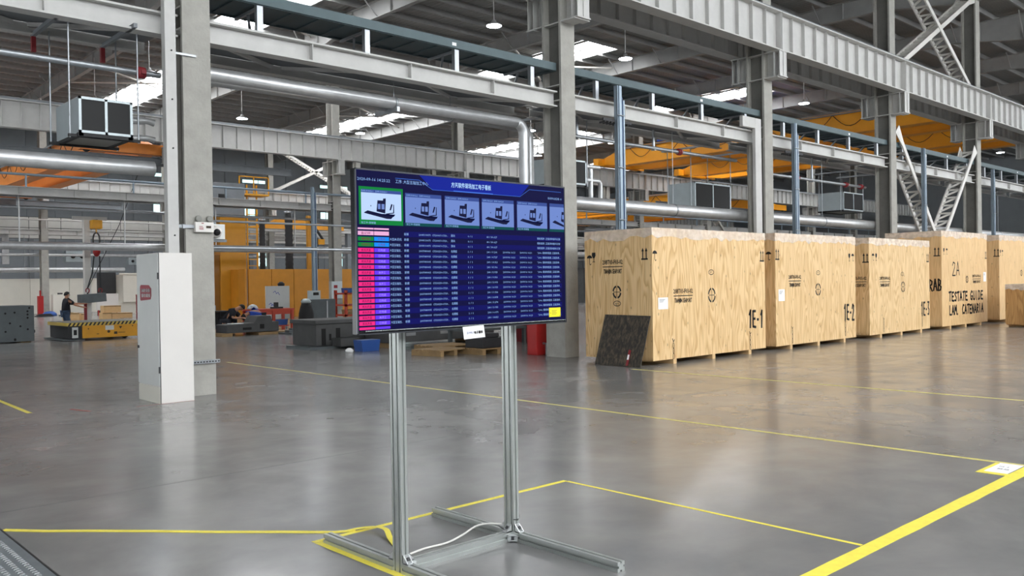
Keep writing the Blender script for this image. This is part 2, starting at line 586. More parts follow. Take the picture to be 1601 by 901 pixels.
# rooflights: strips of translucent panes between the purlins
wn = 0
sky_strips = []
for xc in (2.45, 18.5, 34.6, 50.6, 66.7):
    sky_strips.append((xc, -12.0, 4.0))  # out-of-view strips over the camera bay, lengthened to add light
    sky_strips.append((xc, 29.4, 40.5))
for xc in (4.0, 20.2, 36.6, 53.6, 69.5):
    sky_strips.append((xc, 46.2, 64.5))
for (xc, ya, yb) in sky_strips:
    wn += 1
    w = bpy.data.objects.new('window_%d' % wn, None); COL.objects.link(w); w.location = (xc, ya, 14.0); w['kind'] = 'structure'
    WORLD[w.name] = Vector((xc, ya, 14.0))
    y = ya; base = None
    k0 = math.ceil((ya + 12.6) / 1.5)
    for k in range(k0, 100):
        y = -12.6 + 1.5 * k
        if y + 1.5 > yb:
            break
        for s in (-1, 1):
            if base is None:
                m = MB(); m.box(xc - 1.17, xc - 0.03, y + 0.1, y + 1.45, 14.04, 14.06)
                base = m.obj('pane', 'skylight_glow', w); basey = y
            else:
                c = base.copy(); COL.objects.link(c); c.location = (1.2 if s > 0 else 0, y - basey, 0)
    m = MB()
    for s in (-1.2, 0, 1.2):
        m.box(xc + s - 0.025, xc + s + 0.025, ya, yb, 13.98, 14.08)
    m.obj('window_frame', 'roof_steel', w)

# walls
m = MB(); m.box(-14, 100, 74, 74.3, 0, 14.1)
wall_back = structure(m.obj('wall_back', 'wall_panel'))
m = MB(); m.box(0, 0.02, 73.93, 74, 0, 14.0)
rib = m.obj('panel_rib', 'wall_panel', wall_back); rib.location.x = 6
for k in range(1, 46):
    c = rib.copy(); COL.objects.link(c); c.location.x = 6 + 2.0 * k
m = MB(); m.box(100, 100.3, -14, 76, 0, 14.1)
structure(m.obj('wall_right', 'wall_panel'))
m = MB(); m.box(-14.3, -14, -14, 76, 1.1, 14.1)
structure(m.obj('wall_left_unseen', 'wall_panel'))  # unseen wall added to cut side light, low gap lets some in
m = MB(); m.box(-14, 100, -14.3, -14, 0, 8.6)
structure(m.obj('wall_front_unseen', 'wall_panel'))  # unseen wall, left open above so light falls in from high up
for i in range(0, 7):
    x = 27.55 + PITCH * i
    for (a, b, z0, z1) in ((0.0, 3.2, 11.0, 11.4), (0.0, 1.3, 8.0, 8.75), (1.45, 2.5, 3.4, 5.0)):
        wn += 1
        w = bpy.data.objects.new('window_%d' % wn, None); COL.objects.link(w); w.location = (x, 73.9, z0); w['kind'] = 'structure'
        WORLD[w.name] = Vector((x, 73.9, z0))
        m = MB(); m.box(x + a + 0.05, x + b - 0.05, 73.92, 73.95, z0 + 0.05, z1 - 0.05); m.obj('pane', 'glass_green', w)
        m = MB()
        for (p, q, r_, s_) in ((a, b, z0, z0 + 0.06), (a, b, z1 - 0.06, z1), (a, a + 0.06, z0, z1), (b - 0.06, b, z0, z1), ((a + b) / 2 - 0.02, (a + b) / 2 + 0.02, z0, z1)):
            m.box(x + p, x + q, 73.88, 73.97, r_, s_)
        m.obj('window_frame', 'wall_panel', w)
# pale block parapet in front of the back wall
m = MB(); m.box(6, 98, 65.3, 65.5, 5.1, 6.6)
wm = structure(m.obj('wall_upper', 'seam_dark'))
first = None
for k in range(46):
    for (z0, z1) in ((5.12, 5.82), (5.86, 6.56)):
        if first is None or z0 > 5.5 and k == 0:
            m = MB(); m.box(6.02, 7.98, 65.26, 65.3, z0, z1)
            o = m.obj('wall_panel_piece', 'wall_block', wm)
            if z0 < 5.5:
                first = o
            else:
                second = o
        else:
            src = first if z0 < 5.5 else second
            c = src.copy(); COL.objects.link(c); c.location.x = 2.0 * k
for k in range(12):
    m = MB(); m.box(8 + PITCH * k, 8.3 + PITCH * k, 65.32, 65.5, 0, 5.1); m.obj('wall_post', 'steel_paint_dark', wm)

# ------------------------------------------------------------------ columns


def column(x, yc, label, group):
    t = thing('steel_column', label, 'column', (x, yc, 0), group)
    hw = 0.21; hd = 0.275
    for s in (-1, 1):
        m = MB(); y0 = yc + s * hd
        m.box(x - hw, x + hw, min(y0, y0 - s * 0.06), max(y0, y0 - s * 0.06), 0, 13.2)
        m.obj('flange', 'fireproof', t)
    m = MB(); m.box(x - 0.05, x + 0.05, yc - hd + 0.06, yc + hd - 0.06, 0, 13.2); m.obj('web', 'web_dark_grey', t)
    m = MB(); m.box(x - hw + 0.015, x + hw - 0.015, yc - hd + 0.06, yc + hd - 0.06, 0, 1.25); m.obj('encased_foot', 'fireproof', t)
    for z in (5.42, 5.74, 7.05, 7.72):
        m = MB(); m.box(x - hw + 0.02, x + hw - 0.02, yc - hd + 0.06, yc + hd - 0.06, z - 0.012, z + 0.012); m.obj('stiffener', 'steel_paint', t)
    for s in (-1, 1):
        m = MB()
        ya = yc + s * hd; yb = yc + s * 0.76
        a, b = min(ya, yb), max(ya, yb)
        m.box(x - 0.015, x + 0.015, a, b, 7.07, 7.72)
        m.box(x - 0.2, x + 0.2, a, b, 7.04, 7.07)
        m.box(x - 0.2, x + 0.2, a, b, 7.72, 7.75)
        br = m.obj('bracket', 'steel_paint', t)
        for yy in (yb - s * 0.03, yb - s * 0.2):
            m = MB(); m.box(x - 0.18, x + 0.18, yy - 0.01, yy + 0.01, 7.07, 7.72); m.obj('bracket_rib', 'steel_paint', br)
        m = MB(); m.box(x - 0.24, x + 0.24, yb - s * 0.16 - 0.1, yb - s * 0.16 + 0.1, 7.02, 7.04); m.obj('bracket_plate', 'steel_paint', br)
    return t


c_labels1 = ['grey fireproofed H column directly behind the tall white cabinet',
             'grey fireproofed H column behind the right edge of the television',
             'grey fireproofed H column rising behind the gap between crates 1E-1 and 1E-2',
             'grey fireproofed H column behind crate 1E-3 where the left lattice brace is bolted',
             'grey fireproofed H column behind the crate marked 2A where the right lattice brace is bolted',
             'grey fireproofed H column beyond the lattice braces at the far right end of the front row']
c0 = column(ROWX[1], ROWS[1], c_labels1[0], 'columns of the front row')
ct = tree_of(c0)
for i in range(1, 6):
    dup(c0, (PITCH * i, 0, 0), c_labels1[i], ct)
for r, n0, n1 in ((2, 1, 12), (3, 1, 12)):
    for i in range(n0, n1):
        c = dup(c0, (ROWX[r] - ROWX[1] + PITCH * i, ROWS[r] - ROWS[1], 0),
                'grey steel column in the %s row across the hall, %s from the left' % ('second' if r == 2 else 'third and farthest', ORD[i - n0]), ct)
        c['group'] = 'columns of the second row' if r == 2 else 'columns of the third row'


# ------------------------------------------------------------------ crane runway beams
def runway(x, yc, label, group):
    t = thing('runway_beam', label, 'crane beam', (x, yc, 7.75), group)
    L = PITCH - 0.02
    m = MB(); m.box(x, x + L, yc - 0.18, yc + 0.18, 7.75, 7.78); m.obj('bottom_flange', 'steel_paint', t)
    m = MB(); m.box(x, x + L, yc - 0.20, yc + 0.20, 8.77, 8.80); m.obj('top_flange', 'steel_paint', t)
    m = MB(); m.box(x, x + L, yc - 0.01, yc + 0.01, 7.78, 8.77); m.obj('web', 'steel_paint', t)
    m = MB(); m.box(x, x + L, yc - 0.04, yc + 0.04, 8.80, 8.92); m.obj('rail', 'steel_paint_dark', t)
    base = None
    for k in range(13):
        xx = x + 0.02 + (L - 0.04) * k / 12.0
        wd = 0.17 if k in (0, 12) else 0.11
        m = MB(); m.box(xx - 0.008, xx + 0.008, yc - wd, yc + wd, 7.78, 8.77); m.obj('stiffener', 'steel_paint', t)
    return t


rb = runway(ROWX[1], ROWS[1] - 0.55, 'x', 'runway beams on the near side of the front row')
rt = tree_of(rb)
rb['label'] = 'pale crane runway beam on the near brackets, span over the television'
for i in range(1, 7):
    dup(rb, (PITCH * i, 0, 0), 'pale crane runway beam on the near brackets of the front row, %s span to the right of the television' % ORD[i - 1], rt)
for i in range(1, 7):
    c = dup(rb, (PITCH * i, 1.18, 0), 'shaded crane runway beam on the rear brackets of the front row, %s span to the right of the television' % ORD[i - 1], rt)
    c['group'] = 'runway beams on the far side of the front row'
for i in range(-1, 11):
    c = dup(rb, (ROWX[2] - ROWX[1] + PITCH * i, ROWS[2] - ROWS[1], 0), 'grey crane runway beam along the second row of columns, %s span from the left' % ORD[i + 1], rt)
    c['group'] = 'runway beams of the second row'
for i in range(0, 11):
    c = dup(rb, (ROWX[3] - ROWX[1] + PITCH * i, ROWS[3] - ROWS[1], 0), 'pale crane runway beam along the third and farthest row of columns, %s span from the left' % ORD[i], rt)
    c['group'] = 'runway beams of the third row'


# ------------------------------------------------------------------ service bridge between the columns, and the cable tray above it
def bridge(x, yc, label, group):
    t = thing('service_bridge', label, 'walkway beam', (x, yc, 5.27), group)
    x0, x1 = x + 0.235, x + PITCH - 0.235
    m = MB(); m.ibeam_x(x0, x1, yc - 0.06, 5.27, 5.60, 0.24, 0.03, 0.02); m.obj('front_beam', 'steel_paint', t)
    m = MB(); m.ibeam_x(x0, x1, yc + 1.15, 5.30, 5.54, 0.18, 0.02, 0.02); m.obj('rear_beam', 'steel_paint', t)
    m = MB(); m.box(x0, x1, yc + 0.02, yc + 1.1, 5.46, 5.475); m.obj('deck_plate', 'steel_paint_dark', t)
    for k in range(1, 4):
        xx = x + PITCH * k / 4.0
        m = MB(); m.box(xx - 0.008, xx + 0.008, yc - 0.17, yc + 0.05, 5.30, 5.57); m.obj('stiffener', 'steel_paint', t)
    for k in range(4):
        xa = x + PITCH * (k + 0.05) / 4.0; xb = x + PITCH * (k + 0.95) / 4.0
        m = MB()
        m.bar((xa, yc + 1.08, 5.42), (xb, yc + 0.02, 5.42), 0.06, 0.06) if k % 2 else m.bar((xa, yc + 0.02, 5.42), (xb, yc + 1.08, 5.42), 0.06, 0.06)
        m.obj('brace', 'steel_paint', t)
    return t


def tray(x, yc, label, group):
    t = thing('cable_tray', label, 'cable tray', (x, yc, 5.60), group)
    x0, x1 = x + 0.235, x + PITCH - 0.235
    m = MB(); m.box(x0, x1, yc - 0.16, yc - 0.13, 6.03, 6.19); m.box(x0, x1, yc - 0.13, yc - 0.09, 6.02, 6.035); m.obj('side_rail', 'tray_teal', t)
    m = MB(); m.box(x0, x1, yc + 0.72, yc + 0.75, 6.02, 6.17); m.obj('side_rail', 'tray_teal', t)
    m = MB(); m.box(x0, x1, yc - 0.12, yc + 0.72, 6.05, 6.06); m.obj('tray_floor', 'tray_teal', t)
    for k in range(16):
        xx = x + PITCH * (k + 0.5) / 16
        m = MB(); m.box(xx - 0.06, xx + 0.06, yc - 0.12, yc + 0.72, 6.03, 6.05); m.obj('rung', 'tray_teal', t)
    for k in range(4):
        xx = x + PITCH * (k + 0.55) / 4
        m = MB(); m.box(xx - 0.05, xx + 0.05, yc - 0.12, yc - 0.03, 5.60, 6.05); m.obj('support_post', 'galvanised', t)
        m = MB(); m.bar((xx, yc - 0.08, 6.0), (xx, yc + 0.74, 6.0), 0.05, 0.04); m.bar((xx, yc + 0.3, 5.98), (xx + 0.5, yc + 1.12, 5.56), 0.04, 0.04); m.obj('support_arm', 'galvanised', t)
    m = MB(); m.box(x + PITCH * 0.62, x + PITCH * 0.62 + 0.1, yc - 0.163, yc - 0.16, 6.07, 6.13); m.obj('tag', 'paper', t, 'small white label')
    return t


b0 = bridge(ROWX[1], ROWS[1], 'light grey service bridge between the columns above the television', 'service bridges of the front row')
bt = tree_of(b0)
dup(b0, (-PITCH, 0, 0), 'light grey service bridge left of the cabinet column, over the hanging fan coil unit', bt)
for i in range(1, 6):
    dup(b0, (PITCH * i, 0, 0), 'light grey service bridge over the wooden crates, %s span right of the television' % ORD[i - 1], bt)
t0 = tray(ROWX[1], ROWS[1], 'dark teal cable tray on posts above the television', 'cable trays of the front row')
tt = tree_of(t0)
for i in range(1, 6):
    dup(t0, (PITCH * i, 0, 0), 'dark teal cable tray on posts over the wooden crates, %s span right of the television' % ORD[i - 1], tt)
for i in range(-1, 11):
    c = dup(b0, (ROWX[2] - ROWX[1] + PITCH * i, ROWS[2] - ROWS[1], 0), 'grey service bridge on the second row of columns, %s span from the left' % ORD[i + 1], bt)
    c['group'] = 'service bridges of the second row'
for i in range(0, 11):
    c = dup(b0, (ROWX[3] - ROWX[1] + PITCH * i, ROWS[3] - ROWS[1], -0.1), 'grey service bridge on the third row of columns, %s span from the left' % ORD[i], bt)
    c['group'] = 'service bridges of the third row'

# ------------------------------------------------------------------ high bay lamps


def lamp(x, y, z, label, group):
    t = thing('high_bay_lamp', label, 'lamp', (x, y, z), group)
    m = MB(); m.lathe([(0.05, 0.24), (0.08, 0.22), (0.12, 0.12), (0.31, 0.04), (0.32, 0.0), (0.30, 0.0)], (x, y, z), 20); m.obj('housing', 'lamp_body', t)
    m = MB(); m.lathe([(0.295, -0.012), (0.295, 0.004)], (x, y, z), 20); m.obj('lens', 'lamp_glow', t)
    m = MB(); m.tube([(x, y, z + 0.2), (x, y, 14.1)], 0.02, 8); m.obj('hanging_rod', 'lamp_body', t)
    return t


l0 = lamp(23.2, 25.7, 11.9, 'lit high bay lamp hanging from the roof above the television, left of the column', 'high bay lamps of the near bay')
lt = tree_of(l0)
for i, lab in ((1, 'lit high bay lamp hanging from the roof just right of the column behind the television'), (2, 'lit high bay lamp in the near bay, above crate 1E-1'), (3, 'lit high bay lamp in the near bay, above crate 1E-2'),
               (5, 'lit high bay lamp in the near bay, between the two lattice braces'), (7, 'lit high bay lamp in the near bay, at the far right above the last crate')):
    if i != 2:
        dup(l0, (8.1 * i, -0.1 * i, 0), lab, lt)
for j, (yy, nm) in enumerate(((39.7, 'front line of the far bay'), (47.2, 'middle line of the far bay'), (57.0, 'rear line of the far bay'))):
    for i in range(-1, 4):
        c = dup(l0, (22.8 - 23.2 + 8.05 * i, yy - 25.7, 11.35 - 11.9), 'lit high bay lamp in the %s, %s from the left' % (nm, ORD[i + 1]), lt)
        c['group'] = 'high bay lamps of the far bay'

# ================================================================== services on the front column row
X0 = ROWX[1]; YC = ROWS[1]


def arc(c, r, a0, a1, n, ax, ay):
    out = []
    for i in range(n + 1):
        t = math.radians(a0 + (a1 - a0) * i / n)
        out.append((c[0] + r * (math.cos(t) * ax[0] + math.sin(t) * ay[0]), c[1] + r * (math.cos(t) * ax[1] + math.sin(t) * ay[1]), c[2] + r * (math.cos(t) * ax[2] + math.sin(t) * ay[2])))
    return out


def pipe(name, label, cat, pts, r, material, n=16, group=None):
    t = thing(name, label, cat, pts[0], group)
    m = MB(); m.tube(pts, r, n); m.obj('pipe_run', material, t)
    return t


def clamp(t, x, y, z, r, top, material='galvanised'):
    m = MB(); m.lathe([(r + 0.004, -0.02), (r + 0.012, -0.02), (r + 0.012, 0.02), (r + 0.004, 0.02)], (x, y, z), 18, 'x'); c = m.obj('pipe_clamp', material, t)
    m = MB(); m.tube([(x, y, z + r), (x, y, top)], 0.008, 6); m.obj('hanger_rod', material, c)


p = pipe('duct_pipe', 'large silver pipe running left at head height under the hanging fan coil unit', 'pipe', [(-6, 13.16, 3.39), (4.93, 13.16, 3.39)], 0.112, 'duct_silver')
clamp(p, 1.9, 13.16, 3.39, 0.112, 5.34)
down = [(5.75, 13.16, 4.96), (12.45, 13.16, 4.96)] + arc((12.45, 13.16, 4.73), 0.23, 90, 0, 6, (1, 0, 0), (0, 0, 1)) + [(12.68, 13.16, 3.62)]
p = pipe('duct_pipe', 'large silver pipe above the television that bends straight down beside the column', 'pipe', down, 0.112, 'duct_silver')
clamp(p, 9.35, 13.16, 4.96, 0.112, 5.34)
m = MB(); m.bar((9.35, 13.02, 4.83), (9.35, 13.75, 4.83), 0.06, 0.09); m.obj('bracket', 'galvanised', p)
down2 = [(5.75, 13.42, 4.92), (12.88, 13.42, 4.92)] + arc((12.88, 13.42, 4.69), 0.23, 90, 0, 6, (1, 0, 0), (0, 0, 1)) + [(13.11, 13.42, 3.62)]
p = pipe('duct_pipe', 'second silver pipe half hidden behind the large pipe above the television', 'pipe', down2, 0.085, 'duct_silver')
clamp(p, 10.9, 13.42, 4.92, 0.085, 5.34)
for i, lab in enumerate(('large silver pipe at shoulder height of the columns behind crate 1E-1', 'large silver pipe behind crates 1E-2 and 1E-3', 'large silver pipe behind the lattice brace over the crate marked 2A', 'large silver pipe behind the last tall crate at the right')):
    xa = X0 + PITCH * (i + 1) + (0.42 if i == 0 else 0.0); xb = X0 + PITCH * (i + 2) - 0.02
    p = pipe('duct_pipe', lab, 'pipe', [(xa, 13.18, 3.36), (xb, 13.18, 3.36)], 0.155, 'duct_silver', 18, 'large pipes behind the crates')
    clamp(p, (xa + xb) / 2 + 0.4, 13.18, 3.36, 0.155, 5.34)

# sprinkler mains with red couplings
def sprinkler(xa, xb, y, z, label, reds):
    t = pipe('sprinkler_pipe', label, 'pipe', [(xa, y, z), (xb, y, z)], 0.046, 'galvanised', 12, 'sprinkler pipes')
    for x in reds:
        m = MB(); m.lathe([(0.05, -0.06), (0.085, -0.05), (0.085, 0.05), (0.05, 0.06)], (x, y, z), 14, 'x'); m.box(x - 0.03, x + 0.03, y - 0.11, y + 0.11, z - 0.03, z + 0.03)
        m.obj('coupling', 'red_coupling', t)
    m = MB()
    for x in (xa + 0.9, (xa + xb) / 2):
        m.box(x - 0.03, x + 0.03, y - 0.02, y + 0.02, z + 0.04, 5.35)
        m.box(x - 0.035, x + 0.035, y - 0.06, y + 0.06, z - 0.06, z - 0.045)
    m.obj('slotted_hanger', 'galvanised', t)
    return t


sprinkler(-1.5, 5.0, 13.02, 4.78, 'thin galvanised sprinkler pipe with red couplings above the fan coil unit at left', (4.72,))
sprinkler(13.62, 21.05, 13.32, 4.9, 'thin galvanised sprinkler pipe crossing in front of the orange crane', (18.4,))
sprinkler(21.65, 29.05, 13.32, 4.66, 'thin galvanised sprinkler pipe with red couplings left of the lattice brace', (24.4, 27.6, 28.7))
for (x, y0, y1) in ((3.5, 13.0, 13.9), (4.45, 12.75, 13.9)):
    m = MB(); m.bar((x, y0 - 0.3, 5.30), (x, y1, 5.30), 0.05, 0.06)
    tag(m.obj('support_angle', 'steel_paint_dark'), 'grey angle bar over the %s hanger rods of the fan coil unit' % ('left' if x < 4 else 'right'), 'bracket')
for (x, y) in ((3.5, 13.85), (4.45, 13.85)):
    m = MB(); m.box(x - 0.03, x + 0.03, y - 0.03, y + 0.03, 5.05, 5.27)
    tag(m.obj('beam_clamp', 'red_coupling'), 'dark red beam clamp hanging behind the sprinkler pipe, %s one' % ('left' if x < 4 else 'right'), 'clamp')


# hanging fan coil units
def fan_coil(x0, x1, y0, y1, z0, z1, label, rods=True):
    t = thing('fan_coil_unit', label, 'air unit', ((x0 + x1) / 2, (y0 + y1) / 2, z0), 'hanging fan coil units')
    m = MB(); m.box(x0, x1, y0 + 0.02, y1, z0, z1); m.obj('casing', 'unit_panel', t, None, 0.006)
    fr = MB(); e = 0.035
    for (a, b, c, d) in ((x0, x1, z0, z0 + e), (x0, x1, z1 - e, z1), (x0, x0 + e, z0, z1), (x1 - e, x1, z0, z1), ((x0 + x1) / 2 - e / 2, (x0 + x1) / 2 + e / 2, z0, z1)):
        fr.box(a, b, y0 - 0.01, y0 + 0.02, c, d)
    fr.obj('front_frame', 'unit_panel', t)
    for (a, b) in ((x0 + e, (x0 + x1) / 2 - e / 2), ((x0 + x1) / 2 + e / 2, x1 - e)):
        m = MB(); m.box(a, b, y0 + 0.004, y0 + 0.018, z0 + e, z1 - e); gr = m.obj('filter_grille', 'dark_grille', t)
    m = MB(); m.box(x0 - 0.01, x1 + 0.01, y0, y0 + 0.06, z0 - 0.05, z0); m.box(x0 - 0.01, x1 + 0.01, y1 - 0.06, y1, z0 - 0.05, z0); m.box(x0, x0 + 0.06, y0, y1, z0 - 0.045, z0); m.box(x1 - 0.06, x1, y0, y1, z0 - 0.045, z0)
    m.box(x0 - 0.12, x1 + 0.12, y0 + 0.03, y0 + 0.08, z0 - 0.06, z0 - 0.02); m.box(x0 - 0.12, x1 + 0.12, y1 - 0.12, y1 - 0.07, z0 - 0.06, z0 - 0.02)
    m.obj('cradle', 'black_rubber', t)
    m = MB(); m.box(x0 + 0.06, x1 - 0.06, y0 + 0.06, y1 - 0.06, z0 - 0.03, z0 - 0.01); m.obj('drip_tray', 'unit_under', t)
    for x in (x0 - 0.1, x1 + 0.1):
        for y in (y0 + 0.055, y1 - 0.095):
            m = MB(); m.tube([(x, y, z0 - 0.07), (x, y, 5.34 if y > YC - 0.2 else 5.34)], 0.012, 8); m.obj('hanging_rod', 'galvanised', t)
    if y1 > YC + 1.2:
        for x in (x0 - 0.1, x1 + 0.1):
            m = MB(); m.bar((x, YC + 1.0, 5.32), (x, y1 + 0.1, 5.32), 0.05, 0.05); m.obj('hanger_arm', 'galvanised', t)
    return t


fan_coil(3.76, 4.48, 12.72, 13.76, 3.76, 4.26, 'galvanised fan coil unit with two dark grilles hanging left of the column')
fan_coil(13.86, 14.92, 13.42, 14.3, 3.82, 4.38, 'galvanised fan coil unit hanging right behind the column at the television edge')
fan_coil(20.4, 22.2, 14.25, 15.2, 3.62, 4.36, 'plain grey fan coil unit hanging beside the column between crates 1E-1 and 1E-2')
fan_coil(29.35, 30.9, 14.25, 15.2, 3.98, 4.62, 'plain grey fan coil unit hanging behind the column at the left lattice brace')
for (z, r, nm) in ((4.12, 0.05, 'upper'), (3.86, 0.045, 'lower')):
    pts = [(4.5 + 0.1 * k, 13.3 + 0.0 * k, z + 0.012 * math.sin(k * 2.1)) for k in range(6)]
    m = MB(); m.tube(pts, [r * (1 + 0.12 * math.sin(3.0 * k)) for k in range(6)], 12)
    tag(m.obj('insulated_hose', 'duct_silver'), '%s crinkled silver foil hose leaving the left fan coil unit' % nm, 'hose')
for (pts, nm) in (([(14.93, 13.62, 4.3), (15.6, 13.62, 4.3)], 'short stubby upper'), ([(15.3, 13.62, 4.25), (15.3, 13.62, 3.36)], 'upright middle'), ([(14.93, 13.62, 3.98), (15.58, 13.62, 3.98), (15.64, 13.62, 3.92), (15.64, 13.62, 3.36)], 'bent lower')):
    m = MB(); m.tube(pts, 0.055, 12)
    tag(m.obj('insulated_pipe', 'duct_silver'), '%s white insulated pipe beside the blue grey post over crate 1E-1' % nm, 'pipe')


# free standing service posts with navy cable duct and ring clips
def service_post(x, y, h, label):
    t = thing('service_post', label, 'post', (x, y, 0), 'blue grey service posts')
    m = MB()
    m.box(x - 0.10, x + 0.07, y - 0.04, y - 0.03, 0, h); m.box(x - 0.10, x - 0.09, y - 0.04, y + 0.05, 0, h); m.box(x + 0.06, x + 0.07, y - 0.04, y + 0.05, 0, h)
    m.box(x - 0.05, x + 0.0, y - 0.065, y - 0.04, 0, h); m.obj('channel', 'strut_blue', t)
    m = MB(); m.box(x + 0.08, x + 0.12, y - 0.02, y + 0.03, 0, h - 0.25); m.obj('cable_duct', 'strut_navy', t)
    m = MB(); m.box(x + 0.125, x + 0.17, y - 0.03, y + 0.055, 0, h - 0.3); m.obj('back_channel', 'strut_blue', t)
    for z in (2.95, 4.1, 5.25):
        m = MB(); m.tube([(x - 0.1, y - 0.06, z), (x, y - 0.09, z - 0.01), (x + 0.13, y - 0.06, z)], 0.012, 6); m.obj('ring_clip', 'galvanised', t)
    return t


service_post(14.78, 12.30, 5.9, 'blue grey steel service post behind crate 1E-1')
service_post(22.45, 12.30, 5.95, 'blue grey steel service post behind crate 1E-2')
service_post(31.42, 12.30, 6.1, 'blue grey steel service post in front of the lattice brace')
service_post(38.4, 12.30, 5.9, 'blue grey steel service post behind the last tall crate')
for (x, lab) in ((14.3, 'over crate 1E-1'), (22.0, 'over crate 1E-2')):
    m = MB(); m.box(x, x + 0.95, 12.33, 12.37, 5.10, 5.16)
    for k in range(8):
        m.box(x + 0.05 + k * 0.11, x + 0.07 + k * 0.11, 12.33, 12.5, 5.06, 5.10)
    tag(m.obj('slotted_arm', 'seam_dark'), 'dark slotted arm reaching from the service post to the bridge ' + lab, 'bracket')

# steel channel beside the left column
t = thing('cable_riser', 'pale grey steel channel standing beside the column above the white cabinet', 'post', (4.89, 12.4, 0))
m = MB(); m.box(4.81, 4.965, 12.33, 12.345, 0, 13.0); m.box(4.81, 4.825, 12.345, 12.46, 0, 13.0); m.box(4.95, 4.965, 12.345, 12.46, 0, 13.0); m.obj('channel', 'steel_paint', t)
for z in (2.35, 3.6, 4.3, 5.0):
    m = MB(); m.lathe([(0.0, -0.012), (0.012, -0.012), (0.012, 0.0)], (4.90, 12.33, z), 8, 'y'); m.obj('bolt', 'seam_dark', t)
for z in (2.5, 5.0):
    m = MB(); m.bar((4.93, 12.43, z), (5.3, 12.43, z), 0.02, 0.03); m.obj('tie_strap', 'galvanised', t)
# inverted L cover on the third column
t = thing('riser_cover', 'light grey inverted L cable cover fixed beside the column between crates 1E-1 and 1E-2', 'cable cover', (20.75, 12.45, 0))
m = MB(); m.box(20.56, 20.86, 12.40, 12.50, 0, 5.9); m.obj('upright', 'steel_paint', t, None, 0.01)
m = MB(); m.box(19.95, 20.56, 12.40, 12.50, 5.62, 5.9); m.obj('arm', 'steel_paint', t, None, 0.01)

# emergency light, camera and rails on the left column
t = thing('emergency_light', 'white emergency light box with two round lamps on the left column', 'lamp', (5.365, 12.42, 2.41))
m = MB(); m.box(5.225, 5.505, 12.375, 12.446, 2.41, 2.56); m.obj('case', 'white_paint', t, None, 0.008)
for x in (5.285, 5.455):
    m = MB(); m.lathe([(0.03, 0.0), (0.046, 0.0), (0.046, 0.04), (0.02, 0.05)], (x, 12.39, 2.61), 16, 'y'); m.obj('lamp_head', 'unit_under', t)
    m = MB(); m.box(x - 0.01, x + 0.01, 12.40, 12.43, 2.555, 2.60); m.obj('lamp_stem', 'white_paint', t)
F = Face((5.225, 12.375, 2.41), (1, 0, 0), (0, 0, 1), (0, -1, 0))
m = MB(); F.rect(m, 0.16, 0.235, 0.06, 0.095); m.obj('print', 'ink_soft', t)
m = MB(); F.rect(m, 0.09, 0.125, 0.125, 0.137); F.rect(m, 0.055, 0.12, 0.04, 0.05); F.rect(m, 0.055, 0.12, 0.06, 0.068); F.rect(m, 0.055, 0.11, 0.08, 0.088); m.obj('print', 'red_coupling', t)
t = thing('dome_camera', 'white dome camera on a grey box at the right side of the left column', 'camera', (5.69, 12.75, 2.35))
m = MB(); m.box(5.57, 5.82, 12.69, 12.80, 2.33, 2.56); m.obj('back_box', 'white_paint_cool', t, None, 0.006)
m = MB(); m.lathe([(0.05, -0.10), (0.09, -0.06), (0.10, 0.0)], (5.655, 12.69, 2.44), 20, 'y'); m.obj('housing', 'white_paint', t)
m = MB(); m.lathe([(0.0, -0.055), (0.03, -0.05), (0.05, -0.02), (0.055, 0.0)], (5.65, 12.60, 2.43), 16, 'y'); m.obj('lens_dome', 'black_rubber', t)
m = MB(); m.box(5.53, 5.70, 12.74, 12.78, 2.56, 2.60); m.obj('mount', 'steel_paint_dark', t)
m = MB(); m.box(5.53, 5.86, 12.72, 12.8, 2.29, 2.33); m.obj('shelf_bracket', 'steel_paint_dark', t)
t = thing('steel_strap', 'slotted galvanised strap around the foot of the left column', 'strap', (5.3, 12.44, 0.5))
m = MB(); m.box(5.02, 5.58, 12.41, 12.445, 0.47, 0.52); m.obj('slotted_bar', 'galvanised', t)
m = MB()
for k in range(12):
    m.box(5.05 + 0.045 * k, 5.075 + 0.045 * k, 12.407, 12.411, 0.485, 0.505)
m.obj('slots', 'seam_dark', t)
m = MB(); m.bar((4.97, 12.44, 2.49), (5.23, 12.43, 2.49), 0.03, 0.045); m.box(5.05, 5.08, 12.40, 12.44, 2.46, 2.52)
tag(m.obj('conduit_clip', 'galvanised'), 'short galvanised conduit clip between the riser channel and emergency light', 'conduit')
for (z, y, mt, lab) in ((2.22, 13.12, 'galvanised', 'thin bright galvanised rail behind the left column at television height'), (2.64, 13.12, 'steel_paint_dark', 'thin grey rail above the bright rail behind the television')):
    t = thing('guard_rail', lab, 'rail', (9.3, y, z))
    m = MB(); m.tube([(5.2, y, z), (13.45, y, z)], 0.026 if z < 2.5 else 0.018, 10); m.obj('rail', mt, t)
    for x in (5.32, 13.32):
        m = MB(); m.box(x - 0.04, x + 0.04, YC + 0.274, y, z - 0.03, z + 0.03); m.obj('rail_bracket', 'galvanised', t)



